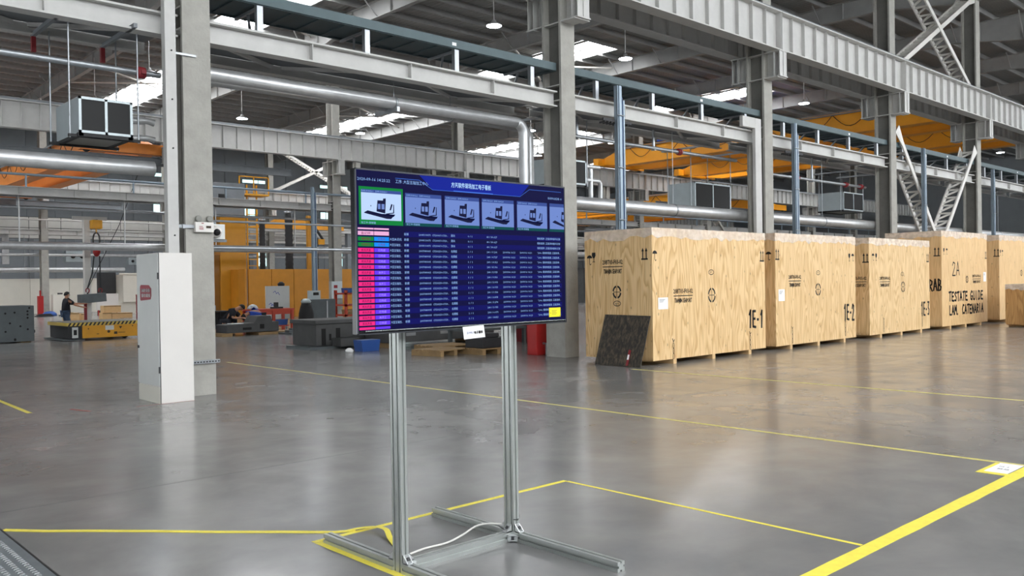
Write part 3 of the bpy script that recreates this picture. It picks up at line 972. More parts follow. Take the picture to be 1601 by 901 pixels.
# ------------------------------------------------------------------ lattice braces of the braced bay
def lattice(a, b, label, gus=True):
    t = thing('lattice_brace', label, 'brace', a)
    a = Vector(a); b = Vector(b); d = (b - a)
    L = d.length; d.normalize()
    for y in (-0.25, 0.25):
        m = MB(); m.bar(a + Vector((0, y, 0)), b + Vector((0, y, 0)), 0.17, 0.05, (0, 1, 0)); m.obj('chord', 'brace_paint', t)
    n = max(4, int(L / 0.42))
    for k in range(n):
        p = a + d * (L * (k + 0.15) / n); q = a + d * (L * (k + 0.85) / n)
        m = MB(); m.bar(p + Vector((0, -0.24, 0)), q + Vector((0, 0.24, 0)), 0.05, 0.07); m.obj('lacing_bar', 'brace_paint', t)
        m = MB(); m.bar(p + Vector((0, 0.24, 0)), p + Vector((0, -0.24, 0)), 0.05, 0.07); m.obj('lacing_bar', 'brace_paint', t)
    for (pt, s) in ((a, 1), (b, -1)):
        for y in (-0.27, 0.27):
            o = pt + Vector((0, y, 0))
            sd = Vector((-d.z, 0, d.x))
            m = MB(); m.prism([o - d * 0.1 * s + sd * 0.2, o - d * 0.1 * s - sd * 0.2, o + d * 0.55 * s - sd * 0.09, o + d * 0.55 * s + sd * 0.09], (0, 0.02, 0)); m.obj('gusset', 'brace_paint', t)
    return t


XA = X0 + PITCH * 3 + 0.25; XB = X0 + PITCH * 4 - 0.25
lattice((XA + 0.15, YC, 6.55), ((XA + XB) / 2 - 0.1, YC, 2.75), 'white laced steel brace leaning down from the column behind crate 1E-3')
lattice((XB - 0.15, YC, 6.55), ((XA + XB) / 2 + 0.1, YC, 2.75), 'white laced steel brace leaning down from the column behind the crate marked 2A')
lattice((XA + 0.2, YC, 13.0), (XB - 0.1, YC, 8.75), 'white laced steel brace above the crane beam falling to the right, part of an X')
lattice((XA + 0.2, YC + 0.02, 8.75), (XB - 0.1, YC + 0.02, 12.6), 'white laced steel brace above the crane beam rising to the right, part of an X')


# ------------------------------------------------------------------ overhead cranes
def crane(x, y0, y1, gap, label, motor=True, mt='crane_orange', dz=0.0):
    t = thing('overhead_crane', label, 'crane', (x, (y0 + y1) / 2, 8.92), 'overhead travelling cranes')
    for k, xx in enumerate((x, x + gap)):
        m = MB()
        pts = [(y0, 9.1), (y0 + 1.6, 8.9), (y1 - 1.6, 8.9), (y1, 9.1), (y1, 9.42), (y1 - 1.6, 9.95), (y0 + 1.6, 9.95), (y0, 9.42)]
        m.prism([(xx - 0.3, y, z) for y, z in pts], (0.6, 0, 0)); g = m.obj('girder', mt, t)
        m = MB(); m.box(xx - 0.36, xx + 0.36, y0 + 1.6, y1 - 1.6, 8.88, 8.9); m.box(xx - 0.36, xx + 0.36, y0 + 1.6, y1 - 1.6, 9.95, 9.98); m.obj('girder_flange', mt, g)
        m = MB(); m.box(xx - 0.04, xx + 0.04, y0 + 1.6, y1 - 1.6, 9.98, 10.06); m.obj('trolley_rail', 'steel_paint_dark', g)
    for y in (y0, y1):
        m = MB(); m.box(x - 0.9, x + gap + 0.9, y - 0.2, y + 0.2, 9.0, 9.45); e = m.obj('end_truck', mt, t)
        for xx in (x - 0.6, x + gap + 0.6):
            m = MB(); m.lathe([(0.16, -0.06), (0.16, 0.06)], (xx, y, 9.08), 16, 'y'); m.obj('wheel', 'seam_dark', e)
    # festoon cable loops along the girder
    m = MB(); yy = y0 + 2.0
    while yy < y1 - 3.5:
        m.tube([(x - 0.42, yy + 1.9 * i / 8, 9.9 - 0.65 * math.sin(math.pi * i / 8)) for i in range(9)], 0.018, 6)
        yy += 1.9
    m.obj('festoon_cable', 'black_rubber', t)
    m = MB(); m.box(x - 0.44, x - 0.38, y0 + 1.6, y1 - 1.6, 9.88, 9.94); m.obj('festoon_track', 'steel_paint_dark', t)
    if motor:
        ym = y0 + (y1 - y0) * 0.72
        m = MB(); m.box(x - 0.2, x + gap + 0.2, ym, ym + 2.2, 10.06, 10.55); tr = m.obj('trolley', 'blue_motor', t)
        m = MB(); m.tube([(x + gap / 2, ym + 0.3, 10.75), (x + gap / 2, ym + 1.9, 10.75)], 0.26, 14); m.obj('hoist_drum', 'blue_motor', tr)
        m = MB(); m.box(x + 0.1, x + gap - 0.1, ym - 0.5, ym - 0.05, 10.06, 10.6); m.obj('control_box', 'white_paint', tr)
    t.location.z += dz
    return t


YN, YF = ROWS[1] + 0.63, ROWS[2] - 0.55
crane(42.7, YN, YF, 2.9, 'orange double girder overhead crane, nearest of the two over crate 1E-1')
crane(51.3, YN, YF, 2.7, 'orange double girder overhead crane behind the first one, partly hidden by the column')
crane(12.2, ROWS[2] + 1.0, ROWS[3] - 0.9, 2.0, 'orange underslung crane in the far bay, below the hanging fan coil unit', False, 'crane_orange_deep', -1.6)
for (yy, nm) in ((ROWS[2] + 1.0, 'near'), (ROWS[3] - 0.9, 'far')):
    m = MB(); m.ibeam_x(7.2, 21.0, yy, 6.95, 7.3, 0.2, 0.02, 0.02)
    tag(m.obj('crane_rail_beam', 'steel_paint_dark'), 'grey rail beam under the %s end of the orange underslung crane' % nm, 'crane beam')
crane(55.5, ROWS[2] + 1.0, ROWS[3] - 0.9, 2.6, 'orange underslung crane in the far bay, seen low over crate 1E-1, left one', False, 'crane_orange', -1.6)
crane(64.5, ROWS[2] + 1.0, ROWS[3] - 0.9, 2.6, 'orange underslung crane in the far bay, seen low beside the column behind crate 1E-2', False, 'crane_orange', -1.6)
for (yy, nm) in ((ROWS[2] + 1.0, 'near'), (ROWS[3] - 0.9, 'far')):
    m = MB(); m.ibeam_x(50, 75.0, yy, 6.95, 7.3, 0.2, 0.02, 0.02)
    tag(m.obj('crane_rail_beam', 'steel_paint_dark'), 'grey rail beam under the %s ends of the two low orange cranes at the right' % nm, 'crane beam')

# ================================================================== display stand, television and floor around it
def slot_profile(w, h, nx, ny, sw=0.013, sd=0.009):
    """outline of an extrusion w x h with nx slots on the w faces and ny on the h faces"""
    def side(L, n):
        out = [(0, 0)]
        for k in range(n):
            c = L * (k + 0.5) / n
            out += [(c - sw / 2, 0), (c - sw / 2, sd), (c + sw / 2, sd), (c + sw / 2, 0)]
        return out
    pts = []
    for (x, d) in side(w, nx): pts.append((-w / 2 + x, -h / 2 + d))
    for (x, d) in side(h, ny): pts.append((w / 2 - d, -h / 2 + x))
    for (x, d) in side(w, nx): pts.append((w / 2 - x, h / 2 - d))
    for (x, d) in side(h, ny): pts.append((-w / 2 + d, h / 2 - x))
    return pts


st = thing('display_stand', 'silver slotted aluminium stand carrying the large screen', 'stand', (3.22, 3.94, 0))
PX1, PX2, PYC = 2.795, 3.64, 3.94
PW, PD = 0.046, 0.088
ps = None
for x in (PX1, PX2):
    m = MB(); m.prism([(x + a, PYC + b, 0.0) for a, b in slot_profile(PW, PD, 1, 2)], (0, 0, 2.12))
    po = m.obj('post', 'aluminium', st)
    m = MB(); m.box(x - PW / 2 + 0.0095, x + PW / 2 - 0.0095, PYC - PD / 2 + 0.0095, PYC + PD / 2 - 0.0095, 0.001, 2.119); m.obj('post_core', 'aluminium_groove', po)
RW, RH = 0.058, 0.056
for x in (PX1, PX2):
    for (ya, yb) in ((3.06, PYC - PD / 2), (PYC + PD / 2, 4.72)):
        m = MB(); m.prism([(x + a, ya, RH / 2 + b) for a, b in slot_profile(RW, RH, 1, 1, 0.014, 0.011)], (0, yb - ya, 0)); ro = m.obj('base_rail', 'aluminium', st)
        m = MB(); m.box(x - RW / 2 + 0.0115, x + RW / 2 - 0.0115, ya + 0.001, yb - 0.001, 0.0115, RH - 0.0115); m.obj('rail_core', 'aluminium_groove', ro)
m = MB(); xa, xb = PX1 + PW / 2, PX2 - PW / 2
m.prism([(xa, PYC - 0.01 + a, RH / 2 + b) for a, b in slot_profile(RW, RH, 1, 1, 0.014, 0.011)], (xb - xa, 0, 0)); cb = m.obj('cross_rail', 'aluminium', st)
m = MB(); m.box(xa + 0.001, xb - 0.001, PYC - 0.01 - RW / 2 + 0.0115, PYC - 0.01 + RW / 2 - 0.0115, 0.0115, RH - 0.0115); m.obj('rail_core', 'aluminium_groove', cb)
for z in (1.55, 2.0):
    m = MB(); m.prism([(xa, PYC + a, z + b) for a, b in slot_profile(0.045, 0.045, 1, 1)], (xb - xa, 0, 0)); m.obj('mount_rail', 'aluminium', st)


def corner(org, u, v, w):
    """cast angle bracket: org at the inner corner, legs along u and v, width along w"""
    org, u, v, w = Vector(org), Vector(u), Vector(v), Vector(w)
    m = MB(); s = 0.046; hw = 0.02; th = 0.006
    m.prism([org - w * hw, org + u * s - w * hw, org + u * s + v * th - w * hw, org + u * th + v * s - w * hw, org + v * s - w * hw], w * th)
    m.prism([org + w * (hw - th), org + u * s + w * (hw - th), org + u * s + v * th + w * (hw - th), org + u * th + v * s + w * (hw - th), org + v * s + w * (hw - th)], w * th)
    m.prism([org + u * 0.004 - w * hw, org + u * s - w * hw, org + u * s + w * hw, org + u * 0.004 + w * hw], v * th)
    m.prism([org + v * 0.004 - w * hw, org + v * s - w * hw, org + v * s + w * hw, org + v * 0.004 + w * hw], u * th)
    b = m.obj('corner_bracket', 'cast_bracket', st)
    m = MB(); c = org + u * 0.022 + v * 0.022; d = (u + v).normalized(); q = (u - v).normalized()
    m.prism([c + d * 0.004 + q * 0.009 + w * 0.009, c + d * 0.004 - q * 0.009 + w * 0.009, c + d * 0.004 - q * 0.009 - w * 0.009, c + d * 0.004 + q * 0.009 - w * 0.009], d * 0.008); m.obj('bracket_bolt', 'seam_dark', b)


for x in (PX1, PX2):
    corner((x, PYC - PD / 2, RH), (0, -1, 0), (0, 0, 1), (1, 0, 0))
    corner((x, PYC + PD / 2, RH), (0, 1, 0), (0, 0, 1), (1, 0, 0))
corner((PX1 + PW / 2, PYC - 0.01, RH), (1, 0, 0), (0, 0, 1), (0, 1, 0))
corner((PX2 - PW / 2, PYC - 0.01, RH), (-1, 0, 0), (0, 0, 1), (0, 1, 0))
corner((PX2 - RW / 2, PYC - 0.01 - RW / 2, RH / 2), (-1, 0, 0), (0, -1, 0), (0, 0, 1))
corner((PX1 + RW / 2, PYC - 0.01 - RW / 2, RH / 2), (1, 0, 0), (0, -1, 0), (0, 0, 1))
m = MB(); m.tube([(PX2 - 0.03, PYC - 0.05, 0.135), (PX2, PYC - 0.055, 0.128), (PX2 + 0.035, PYC - 0.03, 0.13), (PX2 + 0.055, PYC - 0.01, 0.14)], 0.003, 6)
m.obj('cable_tie', 'black_rubber', st)

# ------------------------------------------------------------------ television
TX0, TX1, TZ0, TZ1, TY = 2.445, 4.015, 1.338, 2.205, 3.80
tv = thing('television', 'large flat television showing a dark blue production table', 'television', ((TX0 + TX1) / 2, TY + 0.03, TZ0))
m = MB(); m.box(TX0, TX1, TY + 0.004, TY + 0.045, TZ0, TZ1); m.obj('housing', 'tv_black', tv, None, 0.004)
m = MB(); m.box(TX0 + 0.2, TX1 - 0.2, TY + 0.045, TY + 0.075, TZ0 + 0.12, TZ1 - 0.15); m.obj('rear_cover', 'tv_black', tv, None, 0.01)
for x in (PX1, PX2):
    m = MB(); m.box(x - 0.02, x + 0.02, TY + 0.075, PYC - PD / 2, TZ0 + 0.2, TZ1 - 0.15); m.obj('wall_mount', 'seam_dark', tv)
bz = MB()
for (a, b, c, d) in ((TX0, TX1, TZ1 - 0.008, TZ1), (TX0, TX0 + 0.008, TZ0, TZ1), (TX1 - 0.008, TX1, TZ0, TZ1), (TX0, TX1, TZ0, TZ0 + 0.006)):
    bz.box(a, b, TY - 0.003, TY + 0.006, c, d)
bz.obj('bezel', 'tv_bezel', tv)
m = MB(); m.box(TX0 + 0.05, TX1 - 0.012, TY - 0.002, TY + 0.004, TZ0 + 0.016, TZ0 + 0.0205); m.obj('bottom_trim', 'plate_bead', tv, 'thin silver trim line')


def glow(name, rgb, k=1.0):
    m_ = bpy.data.materials.new(name); m_.use_nodes = True
    b = m_.node_tree.nodes['Principled BSDF']
    b.inputs['Base Color'].default_value = (0.004, 0.004, 0.006, 1); b.inputs['Roughness'].default_value = 0.3; b.inputs['Specular IOR Level'].default_value = 0.04
    b.inputs['Emission Color'].default_value = lin(rgb); b.inputs['Emission Strength'].default_value = k
    MATS[name] = m_


for nm, rgb in (('lit_navy', (8, 8, 62)), ('lit_navy_row', (10, 12, 96)), ('lit_header', (14, 34, 150)), ('lit_header_line', (70, 120, 230)), ('lit_tile', (112, 138, 206)), ('lit_tile_bright', (190, 216, 255)), ('lit_tile_head', (58, 80, 150)),
                ('lit_green', (10, 132, 58)), ('lit_green_dim', (8, 76, 78)), ('lit_dark', (16, 20, 58)), ('lit_pink', (246, 44, 134)), ('lit_purple', (104, 60, 246)), ('lit_rose', (240, 178, 220)), ('lit_sky', (16, 142, 250)), ('lit_text', (150, 190, 250)),
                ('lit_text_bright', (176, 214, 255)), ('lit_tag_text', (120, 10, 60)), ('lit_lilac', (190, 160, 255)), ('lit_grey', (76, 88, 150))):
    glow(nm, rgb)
SC = Face((0, TY - 0.0005, 0), (1, 0, 0), (0, 0, 1), (0, -1, 0))
m = MB(); m.box(TX0 + 0.008, TX1 - 0.008, TY - 0.0004, TY + 0.004, TZ0 + 0.022, TZ1 - 0.008); screen = m.obj('screen', 'lit_navy', tv, 'glowing dark blue screen')
SX0, SX1 = 2.4584, 4.0064
# table stripes
mb = MB()
RP = 0.02955
for k in range(-3, 14, 2):
    z = 1.7804 - RP * k
    SC.rect(mb, SX0 + 0.3, SX1 - 0.03, z - RP / 2, z + RP / 2, 0.0006)
mb.obj('table_stripe', 'lit_navy_row', screen)
# header
mb = MB(); SC.poly(mb, [(2.86, 2.196), (3.70, 2.196), (3.62, 2.122), (2.95, 2.122)], 0.0007); mb.obj('header_bar', 'lit_header', screen)
mb = MB()
SC.stroke(mb, [(2.70, 2.168), (2.86, 2.168), (2.95, 2.121), (3.62, 2.121), (3.70, 2.168), (3.98, 2.168)], 0.0022, 0.0009)
SC.rect(mb, 3.1, 3.4, 2.122, 2.126, 0.001)
mb.obj('header_line', 'lit_header_line', screen)
mb = MB()
SC.text(mb, '2020-09-16 14:25:22', 2.46, 2.143, 0.022, 0.0012, 0.205)
SC.text(mb, '工序: 大型五轴加工中心', 2.70, 2.143, 0.022, 0.0012, 0.22)
SC.text(mb, '车间作业区域: 01', 3.86, 2.118, 0.016, 0.0012, 0.125)
mb.obj('header_text', 'lit_text', screen)
mb = MB(); SC.text(mb, '方天软件现场加工电子看板', 3.235, 2.146, 0.032, 0.0012, 0.30, 'c', 0.0006); mb.obj('title_text', 'lit_text_bright', screen)
# machine tiles
tiles = [(2.4677, 2.7474), (2.7559, 3.0109), (3.0292, 3.2905), (3.3053, 3.5665), (3.5878, 3.8526), (3.8698, 4.0050)]
mbh, mbg, mbm, mbl, mbt = MB(), MB(), MB(), MB(), MB()
for k, (a, b) in enumerate(tiles):
    w = 0.266
    if k == 0:
        mq = MB(); SC.rect(mq, a, b, 1.914, 2.112, 0.0006); mq.obj('tile_frame', 'lit_green', screen)
        mq = MB(); SC.rect(mq, a + 0.014, b - 0.012, 1.939, 2.081, 0.0008); mq.obj('tile_picture', 'lit_tile_bright', screen)
        SC.rect(mbh, a + 0.014, b - 0.012, 2.081, 2.098, 0.0008)
    else:
        SC.rect(mbg, a, b, 1.915, 1.932, 0.0007)
        mq = MB(); SC.rect(mq, a + 0.006, b, 1.932, 2.072, 0.0008); mq.obj('tile_picture', 'lit_tile', screen)
        SC.rect(mbh, a + 0.006, b, 2.072, 2.093, 0.0008)
    x, z = a + 0.03, 1.932
    lim = b - 0.002
    def P(pts):
        pts = [(min(x + p * 0.23, lim), z + q * 0.155) for p, q in pts]
        if max(p[0] for p in pts) - min(p[0] for p in pts) > 0.001:
            SC.poly(mbm, pts, 0.0011)
    P([(0.02, 0.30), (0.10, 0.36), (0.82, 0.18), (0.86, 0.26), (0.74, 0.10), (0.62, 0.10), (0.0, 0.27)])
    P([(0.34, 0.34), (0.37, 0.72), (0.60, 0.72), (0.58, 0.28)])
    P([(0.52, 0.72), (0.60, 0.72), (0.60, 0.80), (0.53, 0.79)])
    P([(0.70, 0.40), (0.75, 0.62), (0.79, 0.60), (0.74, 0.40)])
    P([(0.80, 0.30), (0.83, 0.30), (0.83, 0.60), (0.81, 0.60)])
    P([(0.60, 0.24), (0.82, 0.30), (0.82, 0.33), (0.60, 0.28)])
    P([(0.18, 0.50), (0.20, 0.50), (0.20, 0.54), (0.18, 0.54)])
    for (p0, p1) in ((0.38, 0.45), (0.48, 0.56)):
        q = [(min(x + p_ * 0.23, lim), z + q_ * 0.155) for p_, q_ in ((p0, 0.42), (p1, 0.42), (p1, 0.60), (p0, 0.60))]
        if q[1][0] - q[0][0] > 0.001:
            SC.poly(mbl, q, 0.0013)
    if k < 5:
        SC.text(mbt, 'DMU100G-%d   DMU100G-%d' % (k + 1, k + 1), a + 0.016, (2.085 if k == 0 else 2.077), 0.013, 0.0012, 0.16)
        SC.text(mbt, '加工中-倪继瑞', a + 0.012, 1.919, 0.013, 0.0012, 0.09)
mbh.obj('tile_heading', 'lit_tile_head', screen); mbg.obj('tile_footer', 'lit_green_dim', screen); mbm.obj('machine_picture', 'lit_dark', screen)
mbl.obj('machine_window', 'lit_tile', screen); mbt.obj('tile_text', 'lit_text', screen)
# table
mp_, mu_, mro, mgr, msk, mtx, mtd, mli = MB(), MB(), MB(), MB(), MB(), MB(), MB(), MB()
CX = [2.4584, 2.5554, 2.5581, 2.6526, 2.6567, 2.7513, 2.85, 2.9426, 3.0747, 3.2006, 3.3443, 3.4713, 3.6117, 3.7612]
qty = ['240 / 11.206', '240 / 4.727', '240 / 10.321', '240 / 41.906', '240 / 5.925', '240 / 9.356', '240 / 5.903', '240 / 16.933', '240 / 11.934', '240 / 10.898', '240 / 5.274', '240 / 11.955', '240 / 6.071', '240 / 14.821']
for k in range(-4, 15):
    z = 1.7804 - RP * k
    half = 0.0105
    z0, z1 = max(z - half, 1.364), min(z + half, 1.897)
    if z1 - z0 < 0.004:
        continue
    cells = (mp_, mu_) if k >= 0 else ((mgr, msk) if k >= -2 else (mro, mro))
    SC.rect(cells[0], CX[0], CX[1], z0, z1, 0.0009); SC.rect(cells[1], CX[2], CX[3], z0, z1, 0.0009)
    if k < -3 or k > 13:
        continue
    tb = z - 0.006
    SC.text(mtd, '模具质量' if k >= 0 else ('大型镗铣加工', '磨削', '备切样')[(-k) - 1 if k < 0 else 0] if k > -4 else '', (CX[0] + CX[1]) / 2, tb, 0.015, 0.0012, 0.058, 'c')
    if k > -3:
        SC.text(mli if k >= 0 else mtd, '已完成' if k not in (4, 6, 10, 12) else '未开工', (CX[2] + CX[3]) / 2, tb, 0.015, 0.0012, 0.045, 'c')
        SC.text(mtx, '大型五轴加...' if k >= -1 else '大型火花机', CX[4], tb, 0.016, 0.0012, 0.078)
    SC.text(mtx, '新模', CX[5], tb, 0.016, 0.0012, 0.030)
    SC.text(mtx, '2007080005' if k >= 0 else '2008110071', CX[6], tb, 0.0145, 0.0012, 0.080)
    SC.text(mtx, 'CY200250-CY20...' if k >= 0 else 'CY200417-CY20...', CX[7], tb, 0.0145, 0.0012, 0.112)
    SC.text(mtx, '右模板' if k >= 0 else '滑块', CX[8], tb, 0.016, 0.0012, 0.044 if k >= 0 else 0.03)
    SC.text(mtx, '1 / 1' if k >= 0 else '0 / 1', CX[9], tb, 0.0145, 0.0012, 0.032)
    SC.text(mtx, qty[k] if k >= 0 else '40 / 30.627', CX[10], tb, 0.0145, 0.0012, 0.082)
    if k >= 0:
        SC.text(mtx, '20/09/06 16:21', CX[11], tb, 0.0145, 0.0012, 0.10)
        SC.text(mtx, '20/09/16 16:21', CX[12], tb, 0.0145, 0.0012, 0.10)
    SC.text(mtx, '"2006, 看板制程度, 正面清单...' if k >= 0 else '看板报表, 正面清单备料记录', CX[13], tb, 0.015, 0.0012, 0.205)
mp_.obj('pink_cell', 'lit_pink', screen); mu_.obj('purple_cell', 'lit_purple', screen); mro.obj('rose_cell', 'lit_rose', screen)
mgr.obj('green_cell', 'lit_green', screen); msk.obj('blue_cell', 'lit_sky', screen); mtx.obj('table_text', 'lit_text', screen, None, 0, 'stuff'); mtd.obj('cell_text', 'lit_tag_text', screen, None, 0, 'stuff'); mli.obj('cell_text_light', 'lit_lilac', screen)

# sticker and paper sign on the television
t = thing('yellow_sticker', 'yellow energy sticker on the lower right corner of the television screen', 'sticker', (3.905, TY - 0.002, 1.378))
m = MB(); m.box(3.856, 3.958, TY - 0.0035, TY - 0.002, 1.378, 1.436); m.obj('label_sheet', 'sticky_yellow', t)
F = Face((3.856, TY - 0.0035, 1.378), (1, 0, 0), (0, 0, 1), (0, -1, 0))
m = MB()
for k in range(4):
    F.rect(m, 0.022, 0.07 - 0.008 * (k % 2), 0.040 - k * 0.008, 0.042 - k * 0.008, 0.0006)
F.poly(m, [(0.088, 0.004), (0.098, 0.010), (0.098, 0.004)], 0.0006); F.rect(m, 0.01, 0.013, 0.02, 0.03, 0.0006)
m.obj('print', 'ink_soft', t)
t = thing('paper_sign', 'small white paper sign taped under the middle of the television', 'sign', (3.23, TY - 0.006, 1.279))
m = MB(); m.add([(3.149, TY - 0.004, 1.349), (3.309, TY - 0.004, 1.353), (3.316, TY - 0.008, 1.283), (3.155, TY - 0.008, 1.277), (3.149, TY - 0.003, 1.349), (3.309, TY - 0.003, 1.353), (3.316, TY - 0.007, 1.283), (3.155, TY - 0.007, 1.277)],
         [(0, 1, 2, 3), (7, 6, 5, 4), (0, 4, 5, 1), (1, 5, 6, 2), (2, 6, 7, 3), (3, 7, 4, 0)]); m.obj('paper_sheet', 'paper', t)
F = Face((3.149, TY - 0.0085, 1.28), (1, 0, 0.03), (0, 0, 1), (0, -1, 0))
m = MB(); F.text(m, '电子看板', 0.082, 0.024, 0.018, 0.001, 0.066, 'l', 0.0006); m.obj('lettering', 'ink', t)
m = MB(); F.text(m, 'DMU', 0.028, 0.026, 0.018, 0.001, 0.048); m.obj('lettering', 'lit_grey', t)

# ------------------------------------------------------------------ floor tape, cable, sign card, tread plate


def spline(pts, k=6):
    P_ = [Vector(p) for p in pts]; out = []
    for i in range(len(P_) - 1):
        a, b, c, d = P_[max(i - 1, 0)], P_[i], P_[i + 1], P_[min(i + 2, len(P_) - 1)]
        for j in range(k):
            u = j / k
            out.append(0.5 * ((2 * b) + (c - a) * u + (2 * a - 5 * b + 4 * c - d) * u * u + (3 * b - a - 3 * c + d) * u ** 3))
    return out + [P_[-1]]


def tape(pts, w, label, material='tape_yellow', z=0.0012, group='yellow floor lines'):
    m = MB()
    P_ = [Vector((p[0], p[1], 0)) for p in pts]
    L = []; R_ = []
    for i, p in enumerate(P_):
        d = (P_[min(i + 1, len(P_) - 1)] - P_[max(i - 1, 0)]).normalized(); n = Vector((-d.y, d.x, 0))
        jig = 1 + 0.06 * random.uniform(-1, 1)
        L.append(p + n * w / 2 * jig); R_.append(p - n * w / 2 * jig)
    vs = [(p.x, p.y, z) for p in L] + [(p.x, p.y, z) for p in R_]
    n = len(P_)
    m.add(vs, [(i + n, i + n + 1, i + 1, i) for i in range(n - 1)])
    vs2 = [(p.x, p.y, 0.0002) for p in L + R_]
    m.add(vs + vs2, [(i, i + 1, i + 1 + 2 * n, i + 2 * n) for i in range(n - 1)] + [(i + n, i + 3 * n, i + 1 + 3 * n, i + 1 + n) for i in range(n - 1)])
    o = m.obj('floor_tape', material)
    return tag(o, label, 'floor marking', group)


def seg(a, b, n=24):
    return [(a[0] + (b[0] - a[0]) * i / n, a[1] + (b[1] - a[1]) * i / n) for i in range(n + 1)]


tape(seg((2.725, 4.775), (5.005, 4.775)), 0.045, 'yellow floor line behind the display stand, running to its far corner')
tape(seg((2.75, 4.75), (2.75, 2.4)), 0.055, 'yellow floor line along the left foot of the display stand')
tape(seg((5.0, 4.75), (5.0, 2.34)), 0.03, 'thin yellow floor line from the far corner of the stand area to the thick line')
tape(seg((3.6, 2.285), (9.5, 2.285)), 0.105, 'thick yellow floor line crossing the lower right corner', 'tape_yellow', 0.0016)
tape(seg((8.02, 17.5), (8.02, 2.34), 60), 0.06, 'long worn yellow floor line running from under the television towards the paper card', 'tape_worn')
tape(seg((12.15, 9.9), (12.15, 1.5), 40), 0.07, 'faint yellow floor line just in front of the wooden crates', 'tape_worn')
tape(seg((3.07, 15.0), (3.02, 12.45), 10), 0.06, 'short yellow floor line left of the white cabinet', 'tape_yellow')
tape([(1.41, 6.52), (1.6, 6.29), (1.8, 6.09), (2.1, 5.77), (2.4, 5.43), (2.7, 5.12), (2.93, 4.87), (3.05, 4.80)], 0.042, 'yellow tape strip from the tread plate to the stand, covering a cable', 'tape_yellow', 0.004)
# the loose tape end that lifts off the floor
t = thing('loose_tape', 'loose yellow tape end curling up to the left post of the stand', 'tape', (3.1, 4.6, 0))
m = MB(); pts = [(2.98, 4.83, 0.004), (3.08, 4.80, 0.012), (3.15, 4.72, 0.022), (3.15, 4.60, 0.03), (3.09, 4.47, 0.018), (3.05, 4.36, 0.006), (3.02, 4.28, 0.003)]
pts = [tuple(p_) for p_ in spline(pts, 4)]
vs = []; fs = []
for i, p_ in enumerate(pts):
    a = Vector(pts[max(i - 1, 0)]); b = Vector(pts[min(i + 1, len(pts) - 1)]); d = (b - a); n_ = Vector((-d.y, d.x, 0)).normalized() * 0.018
    for e in (0.0, -0.0015):
        vs += [(p_[0] + n_.x, p_[1] + n_.y, p_[2] + e), (p_[0] - n_.x, p_[1] - n_.y, p_[2] + e)]
for i in range(len(pts) - 1):
    o_ = 4 * i
    fs += [(o_, o_ + 4, o_ + 5, o_ + 1), (o_ + 2, o_ + 3, o_ + 7, o_ + 6), (o_, o_ + 2, o_ + 6, o_ + 4), (o_ + 1, o_ + 5, o_ + 7, o_ + 3)]
m.add(vs, fs); m.obj('tape_strip', 'tape_yellow', t)
t = thing('power_cord', 'white power cord lying between the two posts of the stand', 'cord', (3.2, 4.1, 0))
m = MB(); m.tube(spline([(2.80, 3.992, 0.06), (2.85, 4.06, 0.02), (2.96, 4.12, 0.009), (3.12, 4.15, 0.009), (3.28, 4.14, 0.010), (3.42, 4.15, 0.03), (3.52, 4.15, 0.06), (3.58, 4.10, 0.075), (3.63, 4.0, 0.08)]), 0.0065, 8); m.obj('cord', 'cable_white', t)
# card on the floor
t = thing('floor_card', 'white paper card in a yellow tape frame on the floor at the right', 'sign', (7.7, 2.43, 0))
m = MB(); m.box(7.56, 7.99, 2.35, 2.53, 0.001, 0.0025); m.obj('card', 'paper', t)
for (a, b, c, d) in ((7.50, 7.58, 2.31, 2.56), (7.58, 7.97, 2.525, 2.56)):
    m = MB(); m.box(a, b, c, d, 0.001, 0.0032); m.obj('tape_border', 'tape_yellow', t)
F = Face((7.56, 2.35, 0.0026), (0, 1, 0), (-1, 0, 0), (0, 0, 1))
m = MB(); F.text(m, '看板', 0.03, -0.20, 0.05, 0.0008); F.text(m, '工位', 0.05, -0.30, 0.05, 0.0008); m.obj('lettering', 'ink', t)
# tread plate
t = thing('tread_plate', 'grey steel tread plate with rows of bright raised studs at the lower left', 'metal plate', (1.0, 6.0, 0))
m = MB(); m.box(0.2, 1.385, 4.2, 9.0, 0.0, 0.012); m.obj('plate', 'plate_steel', t)
m = MB(); m.box(1.385, 1.398, 4.2, 9.0, 0.0, 0.013); m.obj('edge_strip', 'black_rubber', t)
m = MB()
for r_ in range(12):
    x = 1.315 - r_ * 0.062
    y = 4.25
    while y < 8.0:
        m.add([(x - 0.016, y - 0.010, 0.012), (x + 0.016, y - 0.004, 0.012), (x + 0.018, y + 0.012, 0.012), (x - 0.014, y + 0.006, 0.012), (x - 0.010, y - 0.004, 0.018), (x + 0.011, y, 0.018), (x + 0.012, y + 0.007, 0.018), (x - 0.009, y + 0.003, 0.018)],
              [(4, 5, 6, 7), (0, 1, 5, 4), (1, 2, 6, 5), (2, 3, 7, 6), (3, 0, 4, 7)])
        y += 0.042
m.obj('raised_studs', 'plate_bead', t, None, 0, 'stuff')

